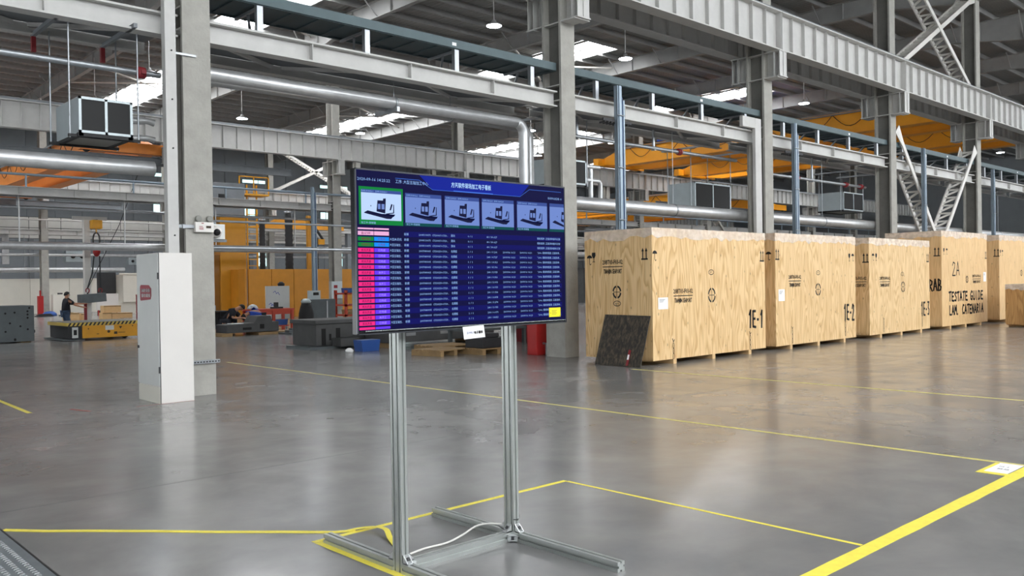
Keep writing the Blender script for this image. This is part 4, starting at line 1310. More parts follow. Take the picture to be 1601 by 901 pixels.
# ------------------------------------------------------------------ white cabinet
t = thing('steel_cabinet', 'tall white steel cabinet in front of the left column', 'cabinet', (4.76, 12.4, 0))
CX0, CX1, CY0, CY1, CZ = 4.535, 5.0, 11.985, 12.30, 2.085
m = MB(); m.box(CX0 + 0.004, CX1, CY0, 12.80, 0.0, CZ); m.obj('body', 'white_paint', t, None, 0.004)
m = MB(); m.box(CX0 - 0.014, CX0 + 0.002, CY0 + 0.01, 12.79, 0.24, CZ - 0.008); d_ = m.obj('door', 'white_paint_cool', t, None, 0.004)
for z in (1.72, 0.42):
    m = MB(); m.box(CX0 - 0.022, CX0 - 0.008, CY0 - 0.004, CY0 + 0.014, z, z + 0.09); m.obj('hinge', 'seam_dark', d_)
m = MB(); m.box(CX0 - 0.03, CX0 - 0.014, 12.73, 12.765, 0.74, 0.78); m.obj('latch', 'seam_dark', d_)
m = MB(); m.box(CX0 - 0.010, CX0 + 0.003, CY0 + 0.012, 12.79, 0.0, 0.225); m.obj('plinth_panel', 'cream_paint', t)
m = MB(); m.box(CX0 - 0.004, CX0 + 0.003, CY0, CY0 + 0.010, 0, CZ); m.obj('edge_gap', 'seam_dark', t)
t = thing('red_notice', 'red notice with white characters stuck on the cabinet door', 'notice', (CX0 - 0.017, 12.45, 1.45))
F = Face((CX0 - 0.0150, 12.66, 1.42), (0, -1, 0), (0, 0, 1), (-1, 0, 0))
m = MB(); F.poly(m, [(0.0, 0.02), (0.02, 0.0), (0.40, 0.02), (0.43, 0.07), (0.43, 0.17), (0.34, 0.22), (0.03, 0.225), (0.0, 0.2)], 0.001)
m.obj('sheet', 'red_label', t)
m = MB(); F.text(m, '消防设备', 0.215, 0.125, 0.055, 0.0025, 0.34, 'c', 0.002); F.text(m, '请勿遮挡', 0.215, 0.055, 0.055, 0.0025, 0.34, 'c', 0.002); m.obj('lettering', 'paper', t)
m = MB(); m.box(4.2, 5.0, 11.97, 11.978, 0.0, 0.0012); tag(m.obj('red_floor_line', 'fire_red_line'), 'faded red line on the floor along the front of the white cabinet', 'floor marking')
m = MB(); m.bar((3.5, 12.42, 0.001), (3.62, 12.0, 0.001), 0.03, 0.002); tag(m.obj('red_floor_line', 'fire_red_line'), 'short faded red floor mark left of the white cabinet', 'floor marking')

# ================================================================== wooden crates
def mark_arrows(F, m, a, b, s=0.2):
    for dx in (-0.045, 0.045):
        F.rect(m, a + dx * s / 0.2 - 0.012, a + dx * s / 0.2 + 0.012, b - s / 2, b + s / 2 - 0.03)
        F.poly(m, [(a + dx * s / 0.2 - 0.03, b + s / 2 - 0.05), (a + dx * s / 0.2 + 0.03, b + s / 2 - 0.05), (a + dx * s / 0.2, b + s / 2 + 0.02)])
    F.rect(m, a - 0.085 * s / 0.2, a + 0.085 * s / 0.2, b - s / 2 - 0.03, b - s / 2)


def mark_umbrella(F, m, a, b):
    F.disc(m, a, b + 0.03, 0.07, 0.06, 0.003, 12, 0, 180)
    F.stroke(m, [(a, b + 0.03), (a, b - 0.08), (a + 0.02, b - 0.1), (a + 0.04, b - 0.08)], 0.014)


def mark_glass(F, m, a, b):
    F.poly(m, [(a - 0.045, b + 0.09), (a - 0.05, b + 0.03), (a - 0.02, b - 0.02), (a + 0.02, b - 0.02), (a + 0.05, b + 0.03), (a + 0.045, b + 0.09)])
    F.rect(m, a - 0.007, a + 0.007, b - 0.09, b - 0.02); F.rect(m, a - 0.035, a + 0.035, b - 0.10, b - 0.088)


def mark_centre(F, m, a, b, r=0.13):
    for q in range(4):
        F.ring(m, a, b, r, r * 1.15, 0.035, 0.003, 8 + 90 * q, 82 + 90 * q, 8)
    F.rect(m, a - 0.006, a + 0.006, b - r * 0.8, b + r * 0.8); F.rect(m, a - r * 0.8, a + r * 0.8, b - 0.006, b + 0.006)


def mark_oval(F, m, a, b):
    F.ring(m, a, b, 0.095, 0.055, 0.014); F.text(m, 'IPPC', a, b - 0.018, 0.05, 0.003, 0.1, 'c')


def mark_stencil(F, m, a, b, w=0.62, l1='20BT03-F03-02', l2='TIANJIN SEAPORT'):
    F.text(m, l1, a, b + 0.05, 0.12, 0.003, w, 'c', 0.003); F.rect(m, a - w / 2, a + w / 2, b - 0.008, b + 0.008); F.text(m, l2, a, b - 0.13, 0.12, 0.003, w * 0.9, 'c', 0.003)


def mark_chain(F, m, a, b):
    for k in range(3):
        F.ring(m, a, b + 0.11 - 0.1 * k, 0.03, 0.06, 0.012, 0.003, 0, 360, 12)
    F.stroke(m, [(a - 0.035, b + 0.24), (a, b + 0.18), (a + 0.03, b + 0.22)], 0.016)


HAND = {'1': [[(0.1, 0.75), (0.35, 1.0), (0.35, 0.0)]], 'E': [[(0.7, 0.95), (0.1, 0.95), (0.1, 0.05), (0.75, 0.0)], [(0.1, 0.5), (0.6, 0.5)]], '-': [[(0.2, 0.45), (0.5, 0.45)]],
        '2': [[(0.05, 0.75), (0.25, 1.0), (0.6, 0.9), (0.55, 0.6), (0.05, 0.0), (0.7, 0.0)]], '3': [[(0.05, 0.95), (0.6, 0.95), (0.25, 0.55), (0.6, 0.4), (0.5, 0.05), (0.05, 0.05)]],
        'A': [[(0.0, 0.0), (0.35, 1.0), (0.7, 0.0)], [(0.12, 0.35), (0.6, 0.35)]], 'T': [[(0.0, 0.95), (0.75, 1.0)], [(0.37, 0.97), (0.35, 0.0)]], 'S': [[(0.65, 0.85), (0.4, 1.0), (0.1, 0.8), (0.6, 0.4), (0.5, 0.05), (0.05, 0.1)]],
        'G': [[(0.65, 0.85), (0.35, 1.0), (0.05, 0.6), (0.1, 0.1), (0.5, 0.0), (0.65, 0.4), (0.35, 0.42)]], 'U': [[(0.05, 1.0), (0.08, 0.1), (0.4, 0.0), (0.62, 0.15), (0.65, 1.0)]], 'I': [[(0.3, 1.0), (0.3, 0.0)]],
        'D': [[(0.05, 1.0), (0.08, 0.0), (0.5, 0.1), (0.65, 0.55), (0.45, 0.95), (0.05, 1.0)]], 'L': [[(0.1, 1.0), (0.1, 0.05), (0.65, 0.0)]], 'M': [[(0.0, 0.0), (0.1, 1.0), (0.38, 0.4), (0.65, 1.0), (0.75, 0.0)]], '.': [[(0.1, 0.02), (0.16, 0.0)]],
        'C': [[(0.65, 0.9), (0.3, 1.0), (0.05, 0.5), (0.25, 0.0), (0.65, 0.1)]], 'N': [[(0.05, 0.0), (0.08, 1.0), (0.6, 0.0), (0.65, 1.0)]], 'R': [[(0.05, 0.0), (0.08, 1.0), (0.55, 0.85), (0.5, 0.55), (0.1, 0.5), (0.65, 0.0)]],
        'B': [[(0.08, 0.0), (0.08, 1.0), (0.5, 0.85), (0.45, 0.55), (0.12, 0.5), (0.6, 0.35), (0.5, 0.05), (0.05, 0.0)]], ' ': []}


def hand(F, m, word, a, b, w, h, pen):
    n = len(word); cw = w / n
    for i, ch in enumerate(word):
        jy = random.uniform(-0.03, 0.03) * h; tilt = random.uniform(-0.05, 0.1)
        for st_ in HAND[ch]:
            F.stroke(m, [(a + cw * i + (p * 1.15 + tilt * q) * cw * 0.95, b + jy + q * h) for p, q in st_], pen)


def crate(x0, x1, y0, y1, h, label, ply, nfront=3, film=True, skid=0.12, nside=2):
    t = thing('plywood_crate', label, 'crate', ((x0 + x1) / 2, (y0 + y1) / 2, 0), 'shipping crates in the row')
    th = 0.018
    for k in range(nfront):
        a = x0 + (x1 - x0) * k / nfront; b = x0 + (x1 - x0) * (k + 1) / nfront
        m = MB(); m.box(a + 0.0015, b - 0.0015, y0, y0 + th, 0.095, h); m.obj('panel', ply, t)
        m = MB(); m.box(a + 0.0015, b - 0.0015, y1 - th, y1, 0.095, h); m.obj('panel', ply, t)
    for k in range(nside):
        a = y0 + th + (y1 - y0 - 2 * th) * k / nside; b = y0 + th + (y1 - y0 - 2 * th) * (k + 1) / nside
        for (p, q) in ((x0, x0 + th), (x1 - th, x1)):
            m = MB(); m.box(p, q, a + 0.0015, b - 0.0015, skid + 0.02, h); m.obj('panel', ply, t)
    m = MB(); m.box(x0 + th, x1 - th, y0 + th, y1 - th, h - th, h); m.obj('lid', ply, t)
    m = MB(); m.box(x0 + th, x1 - th, y0 + th, y1 - th, min(skid, 0.095), skid + 0.03); m.obj('floor_board', ply, t)
    for k in range(3):
        xx = x0 + (x1 - x0) * (0.17, 0.5, 0.84)[k]
        m = MB(); m.box(xx - 0.05, xx + 0.05, y0 + 0.002, y1 - 0.002, 0.0, min(skid, 0.095)); m.obj('skid', 'wood_pale', t)
    if film:
        # plastic film folded over the top edge, its lower edge ragged
        rnd = random.Random(int(x0 * 10))
        e = 0.004
        path = [(x0 - e, y1, 0)] + [(x0 - e, y1 + (y0 - y1) * i / 10, 0) for i in range(1, 10)] + [(x0 - e, y0 - e, 0)] + [(x0 + (x1 - x0) * i / 26, y0 - e, 0) for i in range(1, 26)] + [(x1 + e, y0 - e, 0)] + [(x1 + e, y0 + (y1 - y0) * i / 6, 0) for i in range(1, 7)]
        vs = []
        for i, p_ in enumerate(path):
            ox = rnd.uniform(0, 0.012)
            bx = p_[0] - (ox if p_[0] <= x0 else 0); by = p_[1] - (ox if p_[1] <= y0 else 0)
            vs += [(p_[0], p_[1], h + 0.003), (bx, by, h - 0.17 - rnd.uniform(-0.04, 0.05))]
        fs = [(2 * i, 2 * i + 1, 2 * i + 3, 2 * i + 2) for i in range(len(path) - 1)]
        m = MB(); m.add(vs, fs); m.add([(x0 - e, y0 - e, h + 0.003), (x1 + e, y0 - e, h + 0.003), (x1 + e, y1, h + 0.003), (x0 - e, y1, h + 0.003)], [(0, 1, 2, 3)])
        m.obj('plastic_wrap', 'plastic_film', t, 'translucent plastic film over the top edge')
    FF = Face((0, y0, 0), (1, 0, 0), (0, 0, 1), (0, -1, 0))
    FL = Face((x0, 0, 0), (0, -1, 0), (0, 0, 1), (-1, 0, 0))
    return t, FF, FL


def paper_on(x, z, y, w, h, label):
    t = thing('shipping_paper', label, 'paper', (x, y, z), 'papers stapled to the crates')
    m = MB(); m.box(x - w / 2, x + w / 2, y - 0.006, y - 0.003, z - h / 2, z + h / 2); m.obj('sheet', 'paper', t)
    F = Face((x - w / 2, y - 0.006, z - h / 2), (1, 0, 0), (0, 0, 1), (0, -1, 0))
    m = MB()
    for k in range(3):
        F.rect(m, w * 0.12, w * (0.7 - 0.1 * k), h * (0.82 - 0.1 * k), h * (0.85 - 0.1 * k), 0.001)
    m.obj('print', 'ink_soft', t, None, 0, 'stuff')


YF0 = 9.90
# crate 1E-1
t, F, L = crate(12.785, 16.72, YF0, 11.57, 2.575, 'large plywood crate marked 1E-1, nearest of the row, with the black sheet against it', 'plywood_a')
m = MB(); mark_umbrella(F, m, 12.87, 2.06); mark_oval(F, m, 14.69, 1.74); mark_centre(F, m, 14.70, 1.28); mark_arrows(F, m, 16.60, 2.09); mark_chain(F, m, 13.41, 0.24); mark_chain(F, m, 16.10, 0.24); mark_stencil(F, m, 13.74, 1.29)
mark_umbrella(L, m, -11.44, 2.02); mark_glass(L, m, -11.33, 2.07); mark_oval(L, m, -10.75, 1.16); mark_centre(L, m, -10.75, 1.38, 0.11); mark_arrows(L, m, -10.07, 2.1, 0.18); mark_stencil(L, m, -10.85, 1.87, 0.5)
m.obj('stencil_marks', 'ink', t, None, 0, 'stuff')
m = MB(); hand(F, m, '1E-1', 16.05, 0.56, 0.6, 0.36, 0.055); m.obj('hand_lettering', 'ink', t, None, 0, 'stuff')
paper_on(13.1, 1.16, YF0, 0.30, 0.22, 'white document pouch stapled to the front of crate 1E-1')
# crate 1E-2
t, F, L = crate(17.15, 20.98, YF0, 11.57, 2.595, 'large plywood crate marked 1E-2, second in the row', 'plywood_b')
m = MB(); mark_arrows(F, m, 17.24, 2.13); mark_stencil(F, m, 17.99, 1.53, 0.55); mark_oval(F, m, 19.07, 1.71); mark_centre(F, m, 19.06, 1.32); mark_glass(F, m, 20.66, 2.09); mark_umbrella(F, m, 20.84, 2.09); mark_chain(F, m, 17.85, 0.27); mark_chain(F, m, 20.41, 0.3)
mark_umbrella(L, m, -10.06, 2.1); m.obj('stencil_marks', 'ink', t, None, 0, 'stuff')
m = MB(); hand(F, m, '1E-2', 20.35, 0.54, 0.56, 0.38, 0.055); m.obj('hand_lettering', 'ink', t, None, 0, 'stuff')
paper_on(17.4, 1.22, YF0, 0.26, 0.26, 'white document pouch stapled to the front of crate 1E-2')
# crate 1E-3
t, F, L = crate(21.75, 25.6, YF0, 11.57, 2.60, 'large plywood crate marked 1E-3, third in the row', 'plywood_c')
m = MB(); mark_umbrella(F, m, 21.98, 2.11); mark_glass(F, m, 22.16, 2.11); mark_stencil(F, m, 22.66, 1.46, 0.62); mark_oval(F, m, 23.76, 1.66); mark_centre(F, m, 23.79, 1.31); mark_arrows(F, m, 25.48, 2.12); mark_chain(F, m, 22.57, 0.28); mark_chain(F, m, 25.05, 0.31)
mark_arrows(L, m, -9.99, 2.09); mark_stencil(L, m, -10.22, 1.47, 0.5); m.obj('stencil_marks', 'ink', t, None, 0, 'stuff')
m = MB(); hand(F, m, '1E-3', 25.0, 0.48, 0.58, 0.38, 0.055); m.obj('hand_lettering', 'ink', t, None, 0, 'stuff')
# crate 2A
t, F, L = crate(26.5, 30.25, YF0, 11.55, 2.92, 'taller pale plywood crate marked 2A TESTATE GUIDE LAM. CATENARIA', 'plywood_pine')
m = MB(); mark_glass(F, m, 26.68, 2.32); mark_umbrella(F, m, 26.9, 2.32); mark_centre(F, m, 28.49, 1.47, 0.1); mark_stencil(F, m, 29.31, 1.48, 0.75); mark_arrows(L, m, -10.03, 2.31, 0.22); mark_arrows(F, m, 30.15, 2.25, 0.2); m.obj('stencil_marks', 'ink', t, None, 0, 'stuff')
m = MB(); hand(F, m, '2A', 27.3, 1.6, 0.65, 0.4, 0.04); hand(F, m, 'TESTATE GUIDE', 27.02, 0.83, 2.85, 0.27, 0.06); hand(F, m, 'LAM. CATENARIA', 27.05, 0.42, 2.85, 0.27, 0.06); hand(L, m, 'RAB', -10.26, 1.15, 0.38, 0.34, 0.04); m.obj('hand_lettering', 'ink', t, None, 0, 'stuff')
paper_on(30.02, 1.54, YF0, 0.24, 0.3, 'white paper stapled near the right edge of the crate marked 2A')
# last tall crate and the small one in front of it
t, F, L = crate(31.4, 35.1, YF0, 11.55, 2.92, 'tall pale plywood crate behind the small old crate at the far right', 'plywood_pine')
m = MB(); mark_arrows(L, m, -9.98, 2.34, 0.22); mark_glass(F, m, 31.52, 2.34); mark_umbrella(F, m, 31.72, 2.34); mark_centre(F, m, 33.63, 1.65, 0.1); m.obj('stencil_marks', 'ink', t, None, 0, 'stuff')
t, F, L = crate(29.05, 30.9, 7.9, 9.0, 1.3, 'small weathered plywood crate at the right edge, in front of the tall crate', 'plywood_old', 2, True, 0.06, 1)
m = MB(); F.rect(m, 29.1, 29.28, 1.1, 1.14); F.rect(m, 29.32, 29.42, 1.1, 1.13); m.obj('stencil_marks', 'ink', t, None, 0, 'stuff')

# black sheet leaning on crate 1E-1
t = thing('leaning_sheet', 'scratched black steel sheet leaning against the side of crate 1E-1', 'metal sheet', (12.42, 10.45, 0))
m = MB(); m.prism([(12.41, 11.0, 0.002), (12.41, 9.9, 0.002), (12.765, 9.93, 0.93), (12.765, 11.03, 0.94)], (-0.012, 0, 0.006)); m.obj('plate', 'sheet_black', t)
m = MB(); m.prism([(12.396, 10.24, 0.02), (12.396, 10.19, 0.02), (12.50, 10.19, 0.30), (12.50, 10.24, 0.31)], (-0.006, 0, 0.003)); m.obj('paint_streak', 'red_coupling', t, 'red and white paint streak')
m = MB(); m.prism([(12.432, 10.235, 0.13), (12.432, 10.20, 0.13), (12.465, 10.20, 0.22), (12.465, 10.235, 0.22)], (-0.010, 0, 0.004)); m.obj('paint_streak', 'paper', t)

# ================================================================== people
def skin_body(name, verts, edges, radii, material, parent, root=0, sub=1):
    off = WORLD[parent.name]
    me = bpy.data.meshes.new(name)
    me.from_pydata([(v[0] - off[0], v[1] - off[1], v[2] - off[2]) for v in verts], edges, [])
    o = bpy.data.objects.new(name, me); COL.objects.link(o); o.parent = parent
    WORLD[o.name] = off
    me.materials.append(MATS[material])
    sm_ = o.modifiers.new('skin', 'SKIN'); sm_.use_smooth_shade = True
    if not me.skin_vertices:
        me.attributes.new('skin', 'SKIN', 'POINT') if False else None
    sv = me.skin_vertices[0].data if len(me.skin_vertices) else None
    if sv is None:
        bpy.context.view_layer.objects.active = o
        bpy.ops.mesh.customdata_skin_add()
        sv = me.skin_vertices[0].data
    for i, r in enumerate(radii):
        sv[i].radius = r if isinstance(r, tuple) else (r, r)
        sv[i].use_root = (i == root)
    s2 = o.modifiers.new('subdivision', 'SUBSURF'); s2.levels = sub; s2.render_levels = sub
    return o


def person(label, J, shirt, trousers, loc, hold=None):
    """J: dict of joint positions"""
    t = thing('person', label, 'person', loc)
    k = J.get('s', 1.0)
    names = ['pelvis', 'waist', 'chest', 'neck', 'head_base', 'head', 'crown', 'l_sh', 'l_el', 'l_wr', 'l_palm', 'r_sh', 'r_el', 'r_wr', 'r_palm', 'l_hip', 'l_kn', 'l_an', 'l_toe', 'r_hip', 'r_kn', 'r_an', 'r_toe']
    V = [Vector(J[n]) for n in names]
    ix = {n: i for i, n in enumerate(names)}
    E = [('pelvis', 'waist'), ('waist', 'chest'), ('chest', 'neck'), ('neck', 'head_base'), ('head_base', 'head'), ('head', 'crown')]
    for s in 'lr':
        E += [('chest', s + '_sh'), (s + '_sh', s + '_el'), (s + '_el', s + '_wr'), (s + '_wr', s + '_palm'), ('pelvis', s + '_hip'), (s + '_hip', s + '_kn'), (s + '_kn', s + '_an'), (s + '_an', s + '_toe')]
    rad = dict(pelvis=0.125, waist=0.115, chest=0.135, neck=0.06, head_base=0.065, head=0.092, crown=0.07, sh=0.055, el=0.042, wr=0.030, palm=0.036, hip=0.085, kn=0.058, an=0.04, toe=0.036)
    edges = [(ix[a], ix[b]) for a, b in E]
    R = [rad[n.split('_')[-1]] * k if n not in ('head_base',) else rad[n] * k for n in names]
    # five fingers on each hand
    for s in 'lr':
        p = Vector(J[s + '_palm']); d = (p - Vector(J[s + '_wr'])).normalized()
        side = d.cross(Vector((0, 0, 1)))
        side = side.normalized() if side.length > 0.1 else Vector((1, 0, 0))
        for q, (o, ln) in enumerate(((-0.027, 0.062), (-0.009, 0.075), (0.009, 0.07), (0.026, 0.055), (-0.045, 0.045))):
            a = p + side * o * k + d * (0.03 if q < 4 else -0.01) * k
            b = a + d * ln * 0.55 * k + (side * (-0.02) * k if q == 4 else Vector((0, 0, -0.008 * k)))
            c = b + d * ln * 0.4 * k + Vector((0, 0, -0.022 * k))
            i0 = len(V); V += [a, b, c]; edges += [(ix[s + '_palm'], i0), (i0, i0 + 1), (i0 + 1, i0 + 2)]; R += [0.010 * k, 0.009 * k, 0.008 * k]
    body = skin_body('body', V, edges, R, 'skin', t, 0, 1)
    # shirt
    sn = ['waist', 'chest', 'neck', 'l_sh', 'l_el', 'r_sh', 'r_el', 'pelvis']
    sv = [Vector(J[n]) for n in sn]
    for a, b in ((3, 4), (5, 6)):
        sv[b] = sv[a].lerp(sv[b], 0.85)
    sv[2] = Vector(J['chest']).lerp(Vector(J['neck']), 0.75)
    skin_body('shirt', sv, [(7, 0), (0, 1), (1, 2), (1, 3), (3, 4), (1, 5), (5, 6)], [0.15 * k, 0.175 * k, 0.10 * k, 0.105 * k, 0.08 * k, 0.105 * k, 0.08 * k, 0.15 * k], shirt, t, 0, 1)
    tn = ['pelvis', 'l_hip', 'l_kn', 'l_an', 'r_hip', 'r_kn', 'r_an']
    skin_body('trousers', [Vector(J[n]) for n in tn], [(0, 1), (1, 2), (2, 3), (0, 4), (4, 5), (5, 6)], [0.138 * k, 0.105 * k, 0.075 * k, 0.06 * k, 0.105 * k, 0.075 * k, 0.06 * k], trousers, t, 0, 1)
    for s in 'lr':
        a, b = Vector(J[s + '_an']), Vector(J[s + '_toe'])
        skin_body('shoe', [a + (a - b).normalized() * 0.03 * k + Vector((0, 0, -0.02)), a + Vector((0, 0, -0.015)), b], [(0, 1), (1, 2)], [0.048 * k, 0.05 * k, 0.042 * k], 'shoe', t, 0, 1)
    # hair cap and face
    h = Vector(J['head']); c_ = Vector(J['crown']); up = (c_ - Vector(J['head_base'])).normalized(); f = Vector(J['face']).normalized(); f = (f - up * f.dot(up)).normalized(); sd = up.cross(f)
    m = MB(); vs = []; fs = []
    nu, nv = 10, 14
    for i in range(nu):
        for j in range(nv):
            ph = 2 * math.pi * j / nv
            th2 = math.radians(4 + (84 - 26 * math.cos(ph)) * i / (nu - 1))
            vs.append(h + up * (0.02 * k + 0.115 * k * math.cos(th2)) + (f * math.cos(ph) + sd * math.sin(ph)) * (0.107 * k * math.sin(th2)))
    for i in range(nu - 1):
        for j in range(nv):
            fs.append((i * nv + j, i * nv + (j + 1) % nv, (i + 1) * nv + (j + 1) % nv, (i + 1) * nv + j))
    m.add(vs, fs, True); m.obj('hair', 'hair', t)
    m = MB(); n0 = h + f * 0.085 * k
    m.prism([n0 + up * 0.02 * k, n0 - up * 0.02 * k + sd * 0.014 * k, n0 - up * 0.02 * k - sd * 0.014 * k], f * 0.022 * k); m.obj('nose', 'skin', t)
    for s in (-1, 1):
        e = h + f * 0.083 * k + sd * s * 0.034 * k + up * 0.015 * k
        m = MB(); m.tube([e - f * 0.01 * k, e + f * 0.008 * k], [0.014 * k, 0.008 * k], 8); m.obj('eye', 'hair', t)
        e = h + sd * s * 0.092 * k
        m = MB(); m.tube([e - sd * s * 0.01 * k, e + sd * s * 0.012 * k], [0.028 * k, 0.02 * k], 8); m.obj('ear', 'skin', t)
    e = h + f * 0.086 * k - up * 0.045 * k
    m = MB(); m.bar(e - sd * 0.022 * k, e + sd * 0.022 * k, 0.012 * k, 0.008 * k, up); m.obj('mouth', 'red_coupling', t)
    return t


# worker standing behind the transport cart, arms stretched towards the hanging block (faces +X)
bx, by = 8.72, 31.3
s = 0.9
def Q(dx, dy, dz): return (bx + dx, by + dy, dz * s)
person('worker in a black shirt and jeans reaching towards the hanging steel block', dict(s=s, pelvis=Q(0, 0, 0.92), waist=Q(0.01, 0, 1.06), chest=Q(0.03, 0, 1.28), neck=Q(0.04, 0, 1.43), head_base=Q(0.05, 0, 1.47), head=Q(0.06, 0, 1.56), crown=Q(0.05, 0, 1.63), face=(1, 0, -0.05),
       l_sh=Q(0.05, 0.17, 1.37), l_el=Q(0.30, 0.14, 1.24), l_wr=Q(0.56, 0.06, 1.22), l_palm=Q(0.63, 0.04, 1.23), r_sh=Q(0.05, -0.17, 1.37), r_el=Q(0.26, -0.16, 1.19), r_wr=Q(0.52, -0.12, 1.10), r_palm=Q(0.59, -0.11, 1.09),
       l_hip=Q(0, 0.09, 0.88), l_kn=Q(0.06, 0.10, 0.48), l_an=Q(-0.02, 0.11, 0.08), l_toe=Q(0.14, 0.12, 0.04), r_hip=Q(0, -0.09, 0.88), r_kn=Q(0.10, -0.11, 0.48), r_an=Q(0.10, -0.12, 0.08), r_toe=Q(0.26, -0.12, 0.04)), 'shirt_black', 'jeans', (bx, by, 0))
# worker crouching over the casting, dark shirt, leaning to the right
bx, by, s = 12.98, 27.7, 1.06
person('worker in a dark shirt crouching over the grey casting, head turned down', dict(s=s, pelvis=Q(-0.2, 0.3, 0.42), waist=Q(-0.15, 0.2, 0.54), chest=Q(-0.03, 0.05, 0.70), neck=Q(0.08, -0.04, 0.80), head_base=Q(0.12, -0.06, 0.81), head=Q(0.19, -0.10, 0.83), crown=Q(0.23, -0.11, 0.86), face=(0.5, -0.5, -0.8),
       l_sh=Q(0.08, 0.14, 0.72), l_el=Q(0.22, -0.02, 0.52), l_wr=Q(0.22, -0.22, 0.50), l_palm=Q(0.22, -0.29, 0.50), r_sh=Q(-0.12, -0.08, 0.72), r_el=Q(-0.16, -0.22, 0.52), r_wr=Q(0.02, -0.32, 0.52), r_palm=Q(0.09, -0.34, 0.52),
       l_hip=Q(-0.15, 0.38, 0.40), l_kn=Q(0.12, 0.1, 0.45), l_an=Q(0.0, 0.25, 0.08), l_toe=Q(0.12, 0.18, 0.04), r_hip=Q(-0.28, 0.25, 0.40), r_kn=Q(-0.20, -0.08, 0.45), r_an=Q(-0.24, 0.12, 0.08), r_toe=Q(-0.22, -0.02, 0.04)), 'shirt_black', 'trousers_dark', (bx, by, 0))
# worker in blue bending with the back towards us
bx, by, s = 13.62, 27.6, 1.08
person('worker in a bright blue shirt bent over with only the back showing', dict(s=s, pelvis=Q(0.25, 0.05, 0.55), waist=Q(0.16, 0.04, 0.66), chest=Q(-0.06, 0.02, 0.70), neck=Q(-0.22, 0.0, 0.62), head_base=Q(-0.25, 0.0, 0.60), head=Q(-0.31, 0.0, 0.54), crown=Q(-0.36, 0.0, 0.51), face=(-0.2, 0.0, -1),
       l_sh=Q(-0.10, 0.2, 0.62), l_el=Q(-0.16, 0.2, 0.38), l_wr=Q(-0.22, 0.1, 0.18), l_palm=Q(-0.24, 0.08, 0.11), r_sh=Q(-0.10, -0.2, 0.62), r_el=Q(-0.16, -0.2, 0.38), r_wr=Q(-0.22, -0.1, 0.18), r_palm=Q(-0.24, -0.08, 0.11),
       l_hip=Q(0.27, 0.14, 0.52), l_kn=Q(0.08, 0.16, 0.34), l_an=Q(0.24, 0.16, 0.08), l_toe=Q(0.10, 0.17, 0.04), r_hip=Q(0.27, -0.06, 0.52), r_kn=Q(0.08, -0.08, 0.34), r_an=Q(0.24, -0.08, 0.08), r_toe=Q(0.10, -0.08, 0.04)), 'shirt_blue', 'trousers_dark', (bx, by, 0))

# ================================================================== left background
# automated transport cart
t = thing('transport_cart', 'yellow flat transport cart with a black and yellow striped top edge', 'cart', (9.15, 29.6, 0))
AX0, AX1, AY0, AY1 = 8.02, 10.1, 28.6, 30.6
m = MB(); m.box(8.45, AX1, AY0, AY1, 0.07, 0.46); m.obj('body', 'agv_yellow', t, None, 0.01)
m = MB(); m.box(AX0 + 0.03, 8.45, AY0 + 0.05, AY1 - 0.05, 0.07, 0.46); m.obj('end_bay', 'cast_iron_dark', t)
m = MB(); m.box(8.16, 8.33, AY0 + 0.02, AY0 + 0.06, 0.09, 0.42); e = m.obj('control_panel', 'white_paint_cool', t)
m = MB(); m.box(8.2, 8.29, AY0 + 0.012, AY0 + 0.02, 0.18, 0.34); m.obj('panel_window', 'dark_grille', e)
m = MB(); m.box(AX0 - 0.02, AX1, AY0 - 0.03, AY1 + 0.03, 0.46, 0.56); m.obj('deck_edge', 'hazard_yellow', t)
m = MB(); m.box(AX0, AX1 - 0.02, AY0, AY1, 0.56, 0.568); m.obj('deck', 'agv_top', t)
base = None
for k in range(17):
    x = AX0 + 0.12 * k
    if base is None:
        m = MB(); m.prism([(x, AY0 - 0.034, 0.462), (x + 0.055, AY0 - 0.034, 0.462), (x + 0.115, AY0 - 0.034, 0.558), (x + 0.06, AY0 - 0.034, 0.558)], (0, 0.004, 0)); base = m.obj('hazard_stripe', 'hazard_black', t)
    else:
        c = base.copy(); COL.objects.link(c); c.location.x = 0.12 * k
m = MB(); m.box(AX0 - 0.15, 8.5, AY0 - 0.06, AY1, 0.02, 0.05); m.obj('bumper', 'machined_steel', t)
for (x, y) in ((8.3, 28.9), (8.3, 30.3), (9.8, 28.9), (9.8, 30.3)):
    m = MB(); m.lathe([(0.09, -0.05), (0.09, 0.05)], (x, y, 0.09), 16, 'y'); m.obj('wheel', 'black_rubber', t)
m = MB(); m.box(9.12, 9.38, AY0 - 0.006, AY0 + 0.004, 0.30, 0.44); m.obj('name_plate', 'white_paint_cool', t)
F = Face((0, AY0 - 0.006, 0), (1, 0, 0), (0, 0, 1), (0, -1, 0))
m = MB(); F.poly(m, [(9.53, 0.40), (9.63, 0.40), (9.58, 0.32)], 0.003); F.disc(m, 9.22, 0.25, 0.045, 0.045, 0.003); F.rect(m, 9.38, 9.48, 0.16, 0.24, 0.003); F.rect(m, 9.5, 9.72, 0.2, 0.215, 0.003); F.disc(m, 8.62, 0.36, 0.02, 0.02); F.disc(m, 9.95, 0.40, 0.02, 0.02); F.rect(m, 8.86, 8.93, 0.18, 0.2)
m.obj('markings', 'ink_soft', t)

